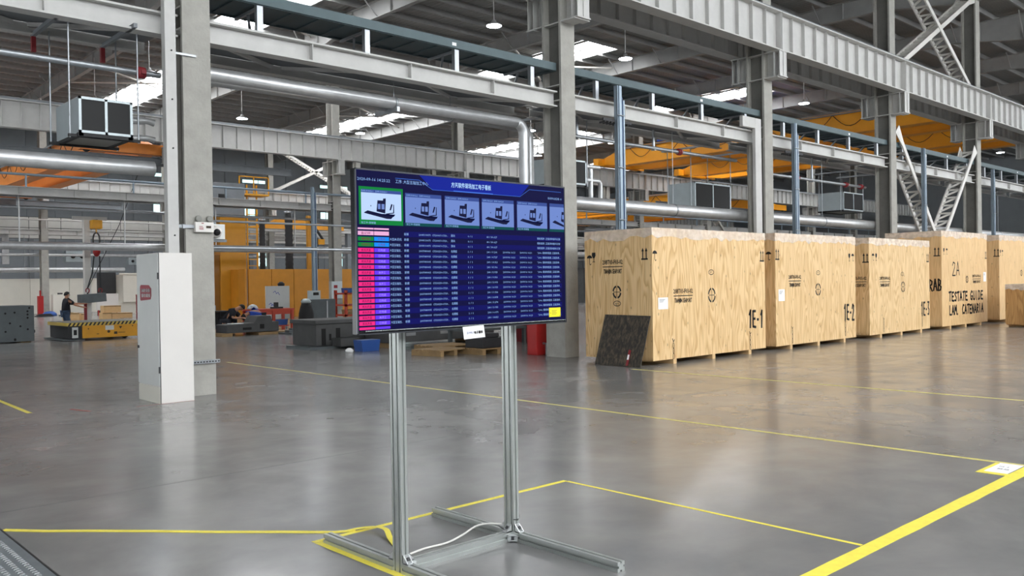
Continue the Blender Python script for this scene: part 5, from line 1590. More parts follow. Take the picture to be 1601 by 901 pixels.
# machined steel block at the left edge
t = thing('steel_block', 'big drilled grey steel block standing at the left edge', 'steel block', (6.8, 29.8, 0))
m = MB(); m.box(5.2, 7.28, 29.3, 30.6, 0.03, 1.12); m.obj('block', 'machined_steel', t, None, 0.01)
F = Face((0, 29.3, 0), (1, 0, 0), (0, 0, 1), (0, -1, 0))
m = MB()
for (a, b) in ((6.5, 0.9), (6.5, 0.35), (6.75, 0.92), (7.1, 0.95), (7.1, 0.85), (7.1, 0.75), (7.1, 0.4), (6.9, 0.5), (7.15, 1.05), (6.62, 0.6)):
    F.disc(m, a, b, 0.03, 0.03)
F.disc(m, 6.75, 0.1, 0.035, 0.045); m.obj('drilled_holes', 'ink', t)
m = MB(); m.box(5.3, 5.6, 29.4, 30.5, 0, 0.03); m.obj('wood_bearer', 'wood_worn', t)
m = MB(); m.box(6.9, 7.2, 29.4, 30.5, 0, 0.03); m.obj('wood_bearer', 'wood_worn', t)
m = MB(); m.tube([(7.28, 29.5, 0.32), (7.34, 29.5, 0.32)], 0.05, 10); m.obj('plug', 'black_rubber', t)

# jib post with chain hoist and the hanging block
t = thing('jib_crane', 'pale upright jib post with a short arm behind the transport cart', 'jib crane', (12.04, 40, 0))
m = MB(); m.box(11.93, 12.18, 39.9, 40.15, 0, 4.6); m.obj('post', 'brace_paint', t)
m = MB(); m.box(11.5, 12.9, 39.95, 40.1, 4.6, 4.75); m.obj('arm', 'steel_paint', t)
m = MB(); m.box(11.75, 12.36, 39.7, 40.35, 0, 0.04); m.obj('base_plate', 'steel_paint_dark', t)
t = thing('chain_hoist', 'yellow electric chain hoist with a red hook block and long chains', 'hoist', (12.35, 39.6, 4.3))
m = MB(); m.box(12.12, 12.55, 39.45, 39.8, 4.2, 4.58); m.obj('hoist_body', 'agv_yellow', t, None, 0.03)
m = MB(); m.box(12.3, 12.38, 39.55, 39.95, 4.52, 4.62); m.obj('trolley_link', 'steel_paint_dark', t)
m = MB(); m.tube([(12.33 + 0.14 * math.cos(a), 39.6, 3.72 + 0.32 * math.sin(a)) for a in [2 * math.pi * i / 14 for i in range(15)]], 0.035, 6); m.obj('link_ring', 'cast_iron', t)
m = MB(); m.tube([(12.33, 39.6, 4.2), (12.33, 39.6, 4.0)], 0.03, 6); m.obj('hook_shank', 'agv_yellow', t)
m = MB(); m.lathe([(0.05, 3.40), (0.14, 3.32), (0.16, 3.18), (0.10, 3.05), (0.05, 3.0)], (12.33, 39.6, 0), 12); m.obj('hook_block', 'red_paint', t)
for (xt, xb) in ((12.22, 11.9), (12.45, 12.42)):
    m = MB(); m.tube([(xt, 39.6, 3.02), (xt + (xb - xt) * 0.3, 39.55, 2.3), (xb, 39.5, 1.62)], 0.028, 6); c = m.obj('chain', 'cast_iron_dark', t)
    m = MB(); m.tube([(xb + 0.07 * math.cos(a), 39.5, 1.53 + 0.1 * math.sin(a)) for a in [2 * math.pi * i / 10 - 1.2 for i in range(9)]], 0.024, 6); m.obj('hook', 'red_coupling', c)
t = thing('hanging_block', 'long grey steel block hanging from the chain hoist', 'steel block', (12.05, 39.4, 1.0))
m = MB(); m.prism([(11.53, 39.1, 0.98), (12.55, 39.1, 1.06), (12.53, 39.1, 1.42), (11.53, 39.1, 1.36)], (0, 0.55, 0)); m.obj('block', 'machined_steel', t)
m = MB(); m.tube([(11.9, 39.5, 1.36), (11.9, 39.5, 1.45)], 0.03, 6); m.obj('eye_bolt', 'cast_iron', t)
m = MB(); m.tube([(12.42, 39.5, 1.4), (12.42, 39.5, 1.47)], 0.03, 6); m.obj('eye_bolt', 'cast_iron', t)
m = MB(); m.tube([(11.9, 39.5, 1.6), (13.2, 39.3, 4.4), (14.3, 39.1, 7.6)], 0.014, 6); tag(m.obj('tag_line', 'black_rubber'), 'thin dark rope slanting up to the right from the hanging block', 'rope')
m = MB(); m.box(11.86, 11.96, 39.8, 39.9, 0.0, 1.0); tag(m.obj('guide_post', 'red_coupling'), 'thin dark red post just under the hanging block', 'post')

# low enclosure wall of a machine and things in front of it
t = thing('machine_enclosure', 'long cream machine enclosure wall in the left background', 'machine', (15, 65, 0))
for k in range(6):
    xa = 6.0 + 2.4 * k
    m = MB(); m.box(xa + 0.01, xa + 2.39, 63.6, 64.9, 0.0, 2.34); m.obj('wall_section', 'cream_paint', t)
t = thing('control_cabinet', 'cream control cabinet behind the worker in the black shirt', 'cabinet', (16.35, 60, 0))
m = MB(); m.box(15.97, 16.74, 59.8, 60.3, 0, 1.28); m.obj('body', 'cream_paint', t, None, 0.01)
m = MB(); m.box(16.55, 16.62, 59.78, 59.8, 0.55, 0.68); m.obj('handle', 'seam_dark', t)
m = MB(); m.box(16.3, 16.55, 59.9, 60.1, 1.28, 1.38); m.obj('signal_lamp', 'seam_dark', t)
t = thing('hydrant_stand', 'slim red hydrant stand beside the far left column', 'hydrant', (15.3, 60, 0))
m = MB(); m.box(15.13, 15.44, 59.9, 60.15, 0.0, 1.2); m.obj('box', 'red_paint', t)
m = MB(); m.tube([(15.28, 60, 1.2), (15.28, 60, 1.55)], 0.05, 8); m.obj('pipe', 'red_paint', t)
t = thing('blue_tarp', 'crumpled blue tarp on the floor by the far left column', 'tarp', (15.2, 57.9, 0))
m = MB(); m.lathe([(0.42, 0.0), (0.40, 0.12), (0.25, 0.24), (0.05, 0.28)], (15.25, 57.9, 0), 9); m.obj('cloth', 'blue_plastic', t)
for (x, y, w, d, h, mt, lab) in ((14.55, 56.4, 0.9, 0.6, 0.16, 'cast_iron_dark', 'dark scrap plates on the floor left of the blue tarp'), (15.6, 55.6, 0.8, 0.5, 0.22, 'cast_iron_dark', 'dark scrap heap on the floor right of the blue tarp'), (15.2, 54.4, 0.7, 0.4, 0.10, 'white_paint_cool', 'light grey offcut on the floor in front of the blue tarp')):
    t = thing('scrap_pile', lab, 'scrap', (x, y, 0))
    for k in range(3):
        m = MB(); m.box(x - w / 2 + 0.1 * k, x + w / 2 - 0.05 * k, y - d / 2 + 0.06 * k, y + d / 2, h * k / 3, h * (k + 1) / 3); m.obj('plate', mt, t)
t = thing('white_board', 'plain white panel standing behind the wooden boxes', 'panel', (17.85, 56, 0))
m = MB(); m.box(17.0, 18.25, 54.75, 54.8, 0.3, 1.30); m.obj('board', 'white_paint', t)
for x in (17.1, 18.15):
    m = MB(); m.box(x - 0.03, x + 0.03, 54.73, 54.82, 0, 0.32); m.obj('foot', 'red_paint', t)
for (x0_, x1_, y_, z0_, z1_, lab) in ((15.1, 15.54, 48, 0, 0.33, 'small pale wooden box, left of the lower pair'), (15.56, 15.95, 48, 0, 0.31, 'small pale wooden box, right of the lower pair'), (15.2, 16.05, 48.1, 0.33, 0.70, 'long pale wooden box stacked on two smaller boxes'), (16.27, 16.95, 49, 0, 0.28, 'flat brown wooden box by the red steel rack'), (12.9, 13.5, 46.5, 0, 0.42, 'pale wooden box directly behind the worker in the black shirt'), (13.7, 14.2, 46.8, 0, 0.36, 'second pale wooden box right behind the worker in the black shirt')):
    t = thing('wooden_box', lab, 'box', ((x0_ + x1_) / 2, y_, z0_), 'wooden boxes behind the cart')
    m = MB(); m.box(x0_, x1_, y_ - 0.3, y_ + 0.3, z0_, z1_); m.obj('box_body', 'wood_pale', t)
    m = MB(); m.box(x0_ - 0.01, x1_ + 0.01, y_ - 0.31, y_ - 0.30, z1_ - 0.06, z1_); m.obj('batten', 'wood_worn', t)
t = thing('steel_rack', 'dark red steel rack half hidden by the white cabinet', 'rack', (17.2, 47, 0))
for (x, y) in ((16.75, 46.6), (17.7, 46.6), (16.75, 47.4), (17.7, 47.4)):
    m = MB(); m.box(x - 0.04, x + 0.04, y - 0.04, y + 0.04, 0, 1.25); m.obj('leg', 'red_coupling', t)
for z in (0.3, 0.75, 1.2):
    m = MB(); m.box(16.7, 17.75, 46.55, 47.45, z, z + 0.06); m.obj('shelf', 'red_coupling', t)
t = thing('cream_machine', 'cream machine tool with an open dark side behind the cabinet', 'machine', (19.0, 55.5, 0))
m = MB(); m.box(18.62, 19.9, 55, 56.5, 0.75, 2.45); m.obj('housing', 'cream_paint', t, None, 0.02)
m = MB(); m.box(18.3, 19.9, 55.2, 56.5, 0.0, 0.75); m.obj('base', 'cream_paint', t, None, 0.02)
m = MB(); m.box(17.6, 18.6, 56.2, 56.6, 0.0, 2.6); m.obj('door_panel', 'cast_iron_dark', t)
m = MB(); m.box(18.4, 19.9, 54.95, 55.05, 2.45, 2.55); m.obj('top_rail', 'cream_paint', t)
t = thing('air_duct', 'long round silver air duct above the cream enclosure wall', 'duct', (15, 63.2, 2.95))
m = MB(); m.tube([(4, 63.2, 2.92), (21.5, 63.2, 2.92)], 0.17, 14); m.obj('duct', 'duct_silver', t)
for k in range(4):
    m = MB(); m.tube([(8 + 3.6 * k, 63.2, 3.0), (8 + 3.6 * k, 63.2, 5.2)], 0.02, 6); m.obj('hanger_rod', 'galvanised', t)
t = thing('air_duct', 'square silver duct elbow left of the far left column', 'duct', (13.5, 62.6, 4.0))
m = MB(); m.box(7.0, 14.3, 63.15, 63.5, 5.0, 5.35); m.obj('run', 'duct_silver', t)
m = MB(); m.box(13.9, 14.3, 63.15, 63.5, 3.3, 5.0); m.obj('drop', 'duct_silver', t)
for (x, z, lab) in ((18.2, 3.52, 'grey fan coil unit with two round outlets, left one above the enclosure wall'), (22.4, 3.33, 'grey fan coil unit with two round outlets, right one near the white cabinet')):
    w = 1.5 if x < 20 else 0.98; hh = 0.76 if x < 20 else 0.5
    t = thing('outlet_unit', lab, 'air unit', (x + w / 2, 65.0, z))
    m = MB(); m.box(x, x + w, 64.92, 65.45, z, z + hh); m.obj('casing', 'unit_panel', t)
    for q in (0.3, 0.7):
        m = MB(); m.lathe([(hh * 0.2, -0.02), (hh * 0.2, 0.02)], (x + w * q, 64.90, z + hh * 0.5), 14, 'y'); m.obj('outlet', 'dark_grille', t)
    m = MB(); m.tube([(x + w / 2, 65.4, z + hh), (x + w / 2, 65.4, 5.12)], 0.02, 6); m.obj('hanging_rod', 'galvanised', t)

# ================================================================== middle background
# amber portal milling machine
t = thing('milling_machine', 'tall amber portal milling machine behind the dome camera', 'machine', (19.5, 42.5, 0))
m = MB(); m.box(18.9, 20.3, 41.8, 43.4, 0, 5.25); m.obj('column', 'amber_panel', t, None, 0.02)
m = MB(); m.box(18.4, 18.9, 41.9, 43.2, 0, 3.2); m.obj('side_guard', 'amber_dark', t)
m = MB(); m.box(18.1, 20.3, 41.9, 43.2, 5.25, 6.9); m.obj('head_casing', 'steel_paint_dark', t)
m = MB(); m.box(18.9, 19.3, 41.86, 41.9, 5.7, 6.3); m.obj('vent', 'dark_grille', t)
lad = MB()
for x in (20.95, 21.5):
    m = MB(); m.box(x - 0.035, x + 0.035, 42.95, 43.02, 0, 7.0); m.obj('ladder_rail', 'agv_yellow', t)
for k in range(20):
    m = MB(); m.box(20.95, 21.5, 42.96, 43.0, 0.3 + 0.34 * k, 0.34 + 0.34 * k); m.obj('ladder_rung', 'agv_yellow', t)
m = MB(); m.box(20.3, 22.0, 42.5, 43.5, 6.4, 6.48); m.obj('platform', 'agv_yellow', t)
for (x, w) in ((20.3, 0.05), (21.1, 0.05), (21.95, 0.05)):
    m = MB(); m.box(x, x + w, 42.5, 42.55, 6.48, 7.4); m.obj('guard_post', 'agv_yellow', t)
m = MB(); m.box(20.3, 22.0, 42.5, 42.55, 7.35, 7.4); m.obj('guard_rail', 'agv_yellow', t)
t = thing('machine_guard', 'orange machine guard enclosure with upright seams left of the television', 'machine guard', (23, 41, 0))
for k in range(7):
    xa = 19.6 + 1.25 * k
    m = MB(); m.box(xa + 0.015, xa + 1.235, 40.2, 40.3, 0.0, 2.46); m.obj('guard_panel', 'orange_panel', t)
m = MB(); m.box(20.4, 28.4, 40.3, 41.75, 0.0, 2.40); m.obj('guard_box', 'amber_dark', t)
for k in range(2):
    xa = 19.4 + 0.02; ya = 40.2 + 0.8 * k
    m = MB(); m.box(xa, xa + 0.1, ya + 0.01, ya + 0.78, 0, 2.46); m.obj('guard_panel', 'orange_panel', t)
# dark telescopic rams and posts on the machine
for (x, y, z0_, z1_, r, lab) in ((21.9, 43.2, 2.4, 5.1, 0.16, 'dark bellows column over the orange guard, leftmost'), (23.6, 43.4, 2.4, 5.6, 0.22, 'thick dark bellows column over the orange guard, second'), (25.3, 43.4, 2.4, 4.3, 0.13, 'slim dark bellows column over the orange guard, third'), (28.3, 43.0, 2.4, 5.0, 0.19, 'dark bellows column nearest to the television')):
    t = thing('bellows_column', lab, 'machine part', (x, y, z0_), 'bellows columns on the machine')
    m = MB(); m.lathe([(r * (1 if i % 2 else 0.9), z0_ + (z1_ - z0_) * i / 24.0) for i in range(25)], (x, y, 0), 12); m.obj('bellows', 'cast_iron_dark', t)
    m = MB(); m.lathe([(r * 1.1, z1_), (r * 1.1, z1_ + 0.12), (r * 0.5, z1_ + 0.16)], (x, y, 0), 12); m.obj('cap', 'galvanised', t)
t = thing('hoist_mast', 'amber mast with a short boom rising above the orange guard', 'mast', (24.6, 43.0, 0))
m = MB(); m.box(24.5, 24.75, 42.9, 43.1, 0, 5.5); m.obj('mast', 'amber_panel', t)
m = MB(); m.bar((24.65, 42.85, 5.2), (25.4, 42.85, 4.2), 0.1, 0.1); m.obj('boom', 'cast_iron_dark', t)
m = MB(); m.box(25.2, 25.5, 42.8, 43.0, 3.9, 4.2); m.obj('motor', 'agv_yellow', t)
t = thing('orange_roof_crane', 'low orange crane trolley far behind the bellows columns', 'crane', (33, 60, 5.9))
m = MB(); m.prism([(28.6, 59.8, 5.95), (37.4, 59.8, 5.95), (37.4, 59.8, 6.25), (34.5, 59.8, 6.5), (33.2, 59.8, 6.75), (31.8, 59.8, 6.75), (31.0, 59.8, 6.3)], (0, 0.8, 0)); m.obj('casing', 'orange_panel', t)
m = MB(); m.box(28, 38.5, 59.9, 60.5, 5.75, 5.95); m.obj('rail_beam', 'steel_paint', t)
for x in (28.5, 38.0):
    m = MB(); m.box(x - 0.15, x + 0.15, 60.0, 60.4, 0, 5.75); m.obj('leg', 'steel_paint_dark', t)
# whiteboard, bench and items
t = thing('notice_board', 'worn white notice board standing behind the red workbench', 'board', (15.8, 30, 0))
m = MB(); m.box(15.3, 16.28, 29.97, 30.02, 0.35, 1.60); m.obj('panel', 'white_paint_cool', t)
for x in (15.4, 16.15):
    m = MB(); m.box(x - 0.02, x + 0.02, 29.96, 30.04, 0, 0.36); m.obj('foot', 'galvanised', t)
F = Face((15.3, 29.97, 0.35), (1, 0, 0), (0, 0, 1), (0, -1, 0))
m = MB()
for (a, b) in ((0.3, 1.0), (0.42, 0.95), (0.12, 0.55), (0.2, 0.5)):
    F.stroke(m, [(a, b), (a + 0.08, b + 0.06), (a + 0.14, b - 0.04)], 0.02)
m.obj('scribbles', 'lit_grey', t)
m = MB(); m.lathe([(0.12, 1.60), (0.14, 1.68), (0.05, 1.76)], (15.95, 30.0, 0), 10); tag(m.obj('work_cap', 'black_rubber'), 'black work cap on top of the notice board', 'cap')
t = thing('workbench', 'orange red steel workbench in front of the notice board', 'workbench', (14.6, 28, 0))
m = MB(); m.box(13.7, 15.35, 27.9, 28.7, 0.74, 0.80); m.obj('bench_top', 'orange_red', t)
for x in (13.78, 14.55, 15.27):
    for y in (27.95, 28.62):
        m = MB(); m.box(x - 0.05, x + 0.05, y - 0.04, y + 0.04, 0, 0.74); m.obj('leg', 'orange_red', t)
m = MB(); m.box(13.8, 15.25, 27.95, 28.02, 0.60, 0.74); m.obj('apron', 'orange_red', t)
m = MB(); m.box(13.8, 15.25, 28.1, 28.6, 0.16, 0.20); m.obj('lower_shelf', 'orange_red', t)
for (x, w, h, mt, nm, lab) in ((14.7, 0.5, 0.2, 'blue_plastic', 'parts_bin', 'blue parts bin on the lower shelf of the red workbench'),):
    m = MB(); m.prism([(x, 28.2, 0.2), (x + w, 28.2, 0.2), (x + w + 0.04, 28.2, 0.4), (x - 0.04, 28.2, 0.4)], (0, 0.3, 0)); tag(m.obj(nm, mt), lab, 'bin')
t = thing('bench_vice', 'small dark bench vice on the red workbench', 'vice', (14.75, 28.1, 0.8))
m = MB(); m.box(14.55, 14.95, 28.0, 28.2, 0.8, 0.86); m.obj('base', 'cast_iron_dark', t)
m = MB(); m.box(14.68, 14.78, 28.02, 28.18, 0.86, 1.02); m.obj('jaw', 'cast_iron_dark', t)
t = thing('wrapped_bundle', 'grey plastic wrapped bundle on the left end of the workbench', 'bundle', (13.95, 28.3, 0.8))
m = MB(); m.lathe([(0.2, 0.8), (0.2, 0.84), (0.13, 0.93), (0.04, 0.97)], (13.95, 28.3, 0), 7); m.obj('bundle', 'unit_panel', t)
t = thing('office_desk', 'dark desk with papers left of the crouching workers', 'desk', (12.6, 29.2, 0))
m = MB(); m.box(11.9, 13.4, 29.0, 29.6, 0.72, 0.76); m.obj('desk_top', 'cast_iron_dark', t)
for x in (11.95, 13.35):
    m = MB(); m.box(x - 0.03, x + 0.03, 29.02, 29.58, 0, 0.72); m.obj('side_panel', 'cast_iron_dark', t)
m = MB(); m.box(12.0, 13.3, 29.5, 29.54, 0.1, 0.7); m.obj('back_panel', 'seam_dark', t)
m = MB(); m.box(12.75, 13.0, 29.2, 29.26, 0.76, 0.95); tag(m.obj('tablet', 'unit_panel'), 'light blue tablet standing on the dark desk', 'tablet')
# shelving next to the column
t = thing('storage_shelf', 'narrow grey shelf unit just right of the left column', 'shelf', (11.8, 30.2, 0))
for x in (11.5, 12.0):
    m = MB(); m.box(x - 0.02, x + 0.02, 29.9, 30.4, 0, 2.0); m.obj('side', 'steel_paint_dark', t)
for k in range(6):
    m = MB(); m.box(11.5, 12.0, 29.9, 30.4, 0.1 + 0.36 * k, 0.13 + 0.36 * k); m.obj('shelf_board', 'steel_paint_dark', t)
# castings on the floor
t = thing('iron_casting', 'dark grey stepped iron casting in front of the crouching workers', 'casting', (13.0, 26.8, 0))
m = MB(); m.prism([(12.15, 26.5, 0.10), (13.98, 26.5, 0.10), (13.98, 26.5, 0.42), (13.75, 26.5, 0.42), (13.70, 26.5, 0.62), (13.25, 26.5, 0.62), (13.1, 26.5, 0.40), (12.15, 26.5, 0.36)], (0, 0.8, 0)); m.obj('body', 'cast_iron', t, None, 0.015)
m = MB(); m.box(12.7, 13.0, 26.49, 26.5, 0.18, 0.26); m.box(13.3, 13.45, 26.49, 26.5, 0.2, 0.35); m.obj('pocket', 'ink', t)
m = MB(); m.box(11.95, 12.3, 26.4, 27.3, 0, 0.10); m.obj('wood_bearer', 'wood_worn', t)
m = MB(); m.box(13.2, 14.6, 26.4, 27.3, 0, 0.08); m.obj('wood_bearer', 'wood_worn', t)
m = MB(); m.box(12.35, 12.75, 26.55, 26.9, 0.385, 0.40); tag(m.obj('drawing_sheet', 'paper'), 'white drawing sheet lying on the grey casting', 'paper')
t = thing('blue_bin', 'low blue bin at the foot of the left column', 'bin', (11.75, 27.2, 0))
m = MB(); m.prism([(11.45, 27.0, 0), (11.95, 27.0, 0), (12.0, 27.0, 0.32), (11.4, 27.0, 0.32)], (0, 0.5, 0)); m.obj('tub', 'blue_plastic', t)
for k, (x, y, w, h, mt) in enumerate(((14.2, 25.9, 0.5, 0.14, 'machined_steel'), (14.8, 25.8, 0.45, 0.2, 'cast_iron'), (15.3, 26.0, 0.4, 0.26, 'galvanised'), (15.7, 26.3, 0.35, 0.22, 'machined_steel'), (14.9, 26.6, 0.5, 0.3, 'cast_iron'), (16.1, 26.6, 0.4, 0.2, 'galvanised'))):
    t = thing('machine_part', ['flat steel bar', 'grey cast block', 'bright ring shaped part', 'bright steel block', 'dark casting lump', 'bright pipe flange'][k] + ' on the parts mat between the two castings', 'machine part', (x, y, 0.05))
    if k in (2, 5):
        m = MB(); m.lathe([(w / 2, 0.05), (w / 2, 0.05 + h * 0.4), (w / 3, 0.05 + h * 0.4), (w / 3, 0.05 + h)], (x, y, 0), 14); m.obj('ring', mt, t)
    else:
        m = MB(); m.box(x - w / 2, x + w / 2, y - 0.15, y + 0.15, 0.05, 0.05 + h * 0.6); m.obj('lower_block', mt, t)
        m = MB(); m.box(x - w / 4, x + w / 3, y - 0.1, y + 0.1, 0.05 + h * 0.6, 0.05 + h); m.obj('upper_block', mt, t)
m = MB(); m.box(13.9, 16.5, 25.5, 26.9, 0.0, 0.05)
tag(m.obj('parts_mat', 'machined_steel'), 'flat grey mat with loose machine parts between the castings', 'mat')
# grey machine cabinet with trash bag
t = thing('machine_cabinet', 'tall grey steel machine cabinet left of the red shelf rack', 'cabinet', (17.4, 29.7, 0))
m = MB(); m.box(16.9, 17.95, 29.4, 30.2, 0, 1.06); m.obj('body', 'machined_steel', t, None, 0.01)
m = MB(); m.box(17.55, 17.6, 29.39, 29.4, 0.05, 1.0); m.obj('door_edge', 'galvanised', t)
m = MB(); m.box(16.95, 17.35, 29.5, 29.8, 1.06, 1.4); m.obj('controller', 'unit_panel', t)
m = MB(); m.box(17.03, 17.27, 29.49, 29.5, 1.22, 1.33); m.obj('display', 'dark_grille', t)
t = thing('waste_bag', 'black waste bag standing against the grey machine cabinet', 'bag', (16.55, 29.3, 0))
m = MB(); m.lathe([(0.26, 0.0), (0.30, 0.25), (0.28, 0.55), (0.22, 0.8), (0.16, 0.95)], (16.6, 29.3, 0), 11); m.obj('bag', 'black_rubber', t)
m = MB(); m.lathe([(0.17, 0.93), (0.2, 1.0), (0.1, 1.1)], (16.6, 29.3, 0), 9); m.obj('clear_liner', 'unit_panel', t)
# control panel on far column, red rack
t = thing('wall_control_box', 'light grey control panel box fixed to the far column left of the television', 'control panel', (22.5, 36.9, 0.94))
m = MB(); m.box(22.24, 22.84, 36.75, 37.02, 0.94, 1.78); m.obj('box', 'unit_panel', t, None, 0.01)
m = MB(); m.box(22.36, 22.56, 36.742, 36.75, 1.45, 1.6); m.obj('label_plate', 'red_coupling', t)
t = thing('shelf_rack', 'red shelf rack with loose parts at the left edge of the television', 'rack', (20.2, 31, 0))
for (x, y) in ((19.3, 30.8), (21.2, 30.8), (19.3, 31.6), (21.2, 31.6)):
    m = MB(); m.box(x - 0.05, x + 0.05, y - 0.05, y + 0.05, 0, 1.38); m.obj('leg', 'orange_red', t)
for z in (0.3, 0.72, 1.2):
    m = MB(); m.box(19.25, 21.25, 30.75, 31.65, z, z + 0.07); m.obj('shelf', 'orange_red', t)
for (x, z, mt, lab) in ((19.7, 1.27, 'blue_plastic', 'blue crate on top of the red shelf rack'), (19.7, 0.37, 'wood_worn', 'brown sack on the low shelf of the red shelf rack')):
    t = thing('storage_bin', lab, 'bin', (x, 31.1, z))
    m = MB(); m.prism([(x - 0.25, 30.85, z), (x + 0.3, 30.85, z), (x + 0.33, 30.85, z + 0.2), (x - 0.28, 30.85, z + 0.2)], (0, 0.5, 0)); m.obj('tub', mt, t)
# big casting left of the television and under it
t = thing('machine_bed', 'large dark grey machine bed casting with slots left of the television foot', 'casting', (12, 19.6, 0))
m = MB(); m.box(10.85, 12.7, 19.0, 20.2, 0, 0.06); m.obj('base_plate', 'machined_steel', t)
m = MB(); m.box(11.15, 13.4, 19.2, 20.4, 0.06, 0.62); m.obj('body', 'cast_iron', t, None, 0.015)
m = MB(); m.box(11.1, 13.4, 19.15, 20.45, 0.62, 0.72); m.obj('top_flange', 'cast_iron', t, None, 0.01)
for x in (11.3, 11.72):
    m = MB(); m.box(x, x + 0.12, 19.19, 19.2, 0.08, 0.5); m.obj('slot', 'ink', t)
m = MB(); m.box(11.52, 11.58, 19.19, 19.2, 0.2, 0.36); m.obj('slot', 'ink', t)
m = MB(); m.box(11.55, 12.1, 18.7, 19.1, 0.06, 0.26); m.obj('toe_block', 'cast_iron', t)
t = thing('machine_bed', 'long dark grey machine bed casting behind the display stand posts', 'casting', (14.5, 18.4, 0))
m = MB(); m.box(12.4, 15.9, 17.8, 18.9, 0.12, 0.52); m.obj('body', 'cast_iron', t, None, 0.015)
for x in (12.9, 14.0, 15.0):
    m = MB(); m.box(x, x + 0.3, 17.79, 17.8, 0.28, 0.36); m.obj('oil_port', 'galvanised', t)
for x in (12.6, 15.5):
    m = MB(); m.box(x - 0.15, x + 0.15, 17.85, 18.85, 0, 0.12); m.obj('bearer', 'wood_worn', t)
t = thing('blue_crate', 'small bright blue plastic crate left of the stand post', 'bin', (11.6, 17.6, 0))
m = MB(); m.prism([(11.38, 17.45, 0), (11.84, 17.45, 0), (11.88, 17.45, 0.27), (11.34, 17.45, 0.27)], (0, 0.35, 0)); m.obj('tub', 'blue_plastic', t)
m = MB(); m.lathe([(0.09, 0.0), (0.1, 0.05), (0.04, 0.1)], (11.1, 17.6, 0), 8); tag(m.obj('white_rag', 'paper'), 'crumpled white rag left of the small blue crate', 'rag')


def pallet(x, y, w, d, label, rot=0.0):
    t = thing('wooden_pallet', label, 'pallet', (x, y, 0), 'worn wooden pallets')
    for k in range(5):
        yy = y - d / 2 + d * (k + 0.5) / 5
        m = MB(); m.box(x - w / 2, x + w / 2, yy - d * 0.07, yy + d * 0.07, 0.11, 0.135); m.obj('top_board', 'wood_worn', t)
    for k in range(3):
        xx = x - w / 2 + 0.06 + (w - 0.12) * k / 2
        m = MB(); m.box(xx - 0.05, xx + 0.05, y - d / 2, y + d / 2, 0.02, 0.11); m.obj('stringer', 'wood_worn', t)
        m = MB(); m.box(xx - 0.05, xx + 0.05, y - d / 2, y + d / 2, 0.0, 0.02); m.obj('bottom_board', 'wood_worn', t)
    t.rotation_euler.z = rot
    return t


pallet(12.05, 15.3, 1.0, 0.9, 'worn empty pallet lying left under the television', 0.15)
pallet(12.9, 16.3, 1.1, 0.9, 'worn empty pallet behind the first one under the television', -0.1)
pallet(12.95, 14.75, 1.0, 0.8, 'pallet carrying a dark iron block right under the television', 0.0)
t = thing('iron_block', 'dark iron block on a pallet under the television', 'casting', (12.95, 14.75, 0.135))
m = MB(); m.box(12.55, 13.35, 14.45, 15.05, 0.135, 0.36); m.obj('lower_block', 'cast_iron_dark', t, None, 0.02)
m = MB(); m.box(12.65, 13.1, 14.5, 15.0, 0.36, 0.46); m.obj('upper_block', 'cast_iron_dark', t, None, 0.02)
t = thing('steel_table', 'low grey steel table behind the display stand', 'table', (14.6, 16.6, 0))
m = MB(); m.box(13.6, 15.6, 16.2, 17.0, 0.40, 0.46); m.obj('table_top', 'machined_steel', t)
for x in (13.65, 15.55):
    for y in (16.25, 16.95):
        m = MB(); m.box(x - 0.04, x + 0.04, y - 0.04, y + 0.04, 0, 0.40); m.obj('leg', 'machined_steel', t)
t = thing('hydrant_box', 'tall red hydrant box at the left foot of the column behind the television', 'hydrant', (13.3, 13.6, 0))
m = MB(); m.box(13.16, 13.48, 13.35, 13.65, 0, 1.15); m.obj('box', 'red_paint', t, None, 0.01)
m = MB(); m.tube([(13.36, 13.35, 0.25), (13.36, 13.25, 0.25), (13.36, 13.25, 0.0)], 0.03, 8); m.obj('drain_pipe', 'galvanised', t)
# red shelving and clutter just right of the column
t = thing('tool_rack', 'dark red tool rack in the gap between the column and crate 1E-1', 'rack', (16.2, 16.6, 0))
for x in (15.9, 16.9):
    m = MB(); m.box(x - 0.04, x + 0.04, 16.3, 16.9, 0, 1.9); m.obj('side', 'red_coupling', t)
for z in (0.3, 0.9, 1.4, 1.85):
    m = MB(); m.box(15.9, 16.9, 16.3, 16.9, z, z + 0.05); m.obj('shelf', 'red_coupling', t)
m = MB(); m.box(16.1, 16.7, 16.4, 16.8, 0.95, 1.25); tag(m.obj('tool_case', 'cast_iron_dark'), 'dark tool case on the middle shelf of the tool rack', 'case')
# grey posts of the second row
for (x, lab) in ((21.2, 'blue grey post in front of the orange guard, left of the far column'),):
    service_post(x, 36.6, 6.3, lab)

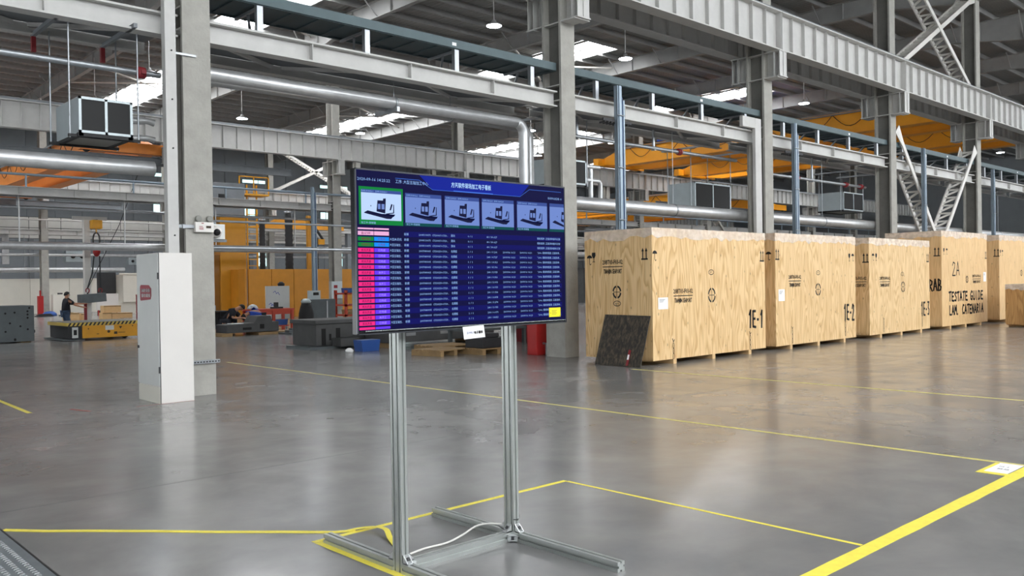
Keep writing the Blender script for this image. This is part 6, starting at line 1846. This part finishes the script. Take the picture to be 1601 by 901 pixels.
# ================================================================== extra services in the far bays
for (y, z, r, x0, x1, mt, lab) in ((38.1, 3.36, 0.16, 7.0, 94, 'duct_silver', 'large silver pipe running along the second row of columns'),
                                   (38.4, 4.9, 0.06, 7.0, 94, 'galvanised', 'thin galvanised pipe above the large pipe of the second row'),
                                   (37.0, 6.05, 0.05, 7.0, 94, 'strut_blue', 'upper handrail on the second row service bridge'),
                                   (62.7, 3.9, 0.10, 10, 90, 'duct_silver', 'silver pipe along the third row of columns'),
                                   (62.7, 4.5, 0.05, 10, 90, 'galvanised', 'thin pipe along the third row of columns, above the silver pipe'),
                                   (61.2, 6.1, 0.05, 10, 90, 'steel_paint', 'handrail on the third row service bridge')):
    t = thing('pipe_line', lab, 'pipe', (x0, y, z))
    m = MB(); m.tube([(x0, y, z), (x1, y, z)], r, 12); m.obj('pipe_run', mt, t)
    k = x0 + 2.0; first = None
    while k < x1:
        if first is None:
            m = MB()
            if z > 5.5:
                m.box(k - 0.03, k + 0.03, y - 0.03, y + 0.03, 5.56, z)
            else:
                m.box(k - 0.02, k + 0.02, y - 0.02, y + 0.02, z, 5.36)
            first = m.obj('support', mt, t); k0 = k
        else:
            c = first.copy(); COL.objects.link(c); c.location.x = k - k0
        k += 4.015
for i, (x, y, w, h, mt, lab) in enumerate(((44.0, 44.0, 6.0, 2.6, 'cast_iron', 'dark grey machine enclosure far behind crate 1E-1, left part'), (52.5, 44.0, 5.0, 2.6, 'cast_iron', 'dark grey machine enclosure far behind crate 1E-1, right part'), (36.0, 46.0, 5.5, 2.5, 'cream_paint', 'cream machine enclosure far behind the television'))):
    t = thing('machine_enclosure', lab, 'machine', (x + w / 2, y + 1, 0))
    for k in range(4):
        m = MB(); m.box(x + w * k / 4 + 0.02, x + w * (k + 1) / 4 - 0.02, y, y + 0.1, 0.0, h); m.obj('guard_panel', mt, t)
    m = MB(); m.box(x, x + w, y + 0.1, y + 2.5, 0, h - 0.1); m.obj('housing', 'steel_paint_dark', t)
# lattice braces of the second row
XA2 = ROWX[2] + PITCH * 6 + 0.25
lattice((XA2 + 0.1, ROWS[2], 6.8), (XA2 + 3.7, ROWS[2], 3.6), 'white laced brace far behind crate 1E-1, falling to the right')
lattice((XA2 + 7.4, ROWS[2], 6.8), (XA2 + 3.8, ROWS[2], 3.6), 'white laced brace far behind crate 1E-1, falling to the left')
XA3 = ROWX[3] + PITCH * 3 + 0.25
lattice((XA3 + 0.1, ROWS[3], 12.5), (XA3 + 7.4, ROWS[3], 9.0), 'white laced brace high on the third row left of the television, falling to the right')
lattice((XA3 + 0.1, ROWS[3], 9.0), (XA3 + 7.4, ROWS[3], 12.5), 'white laced brace high on the third row left of the television, rising to the right')
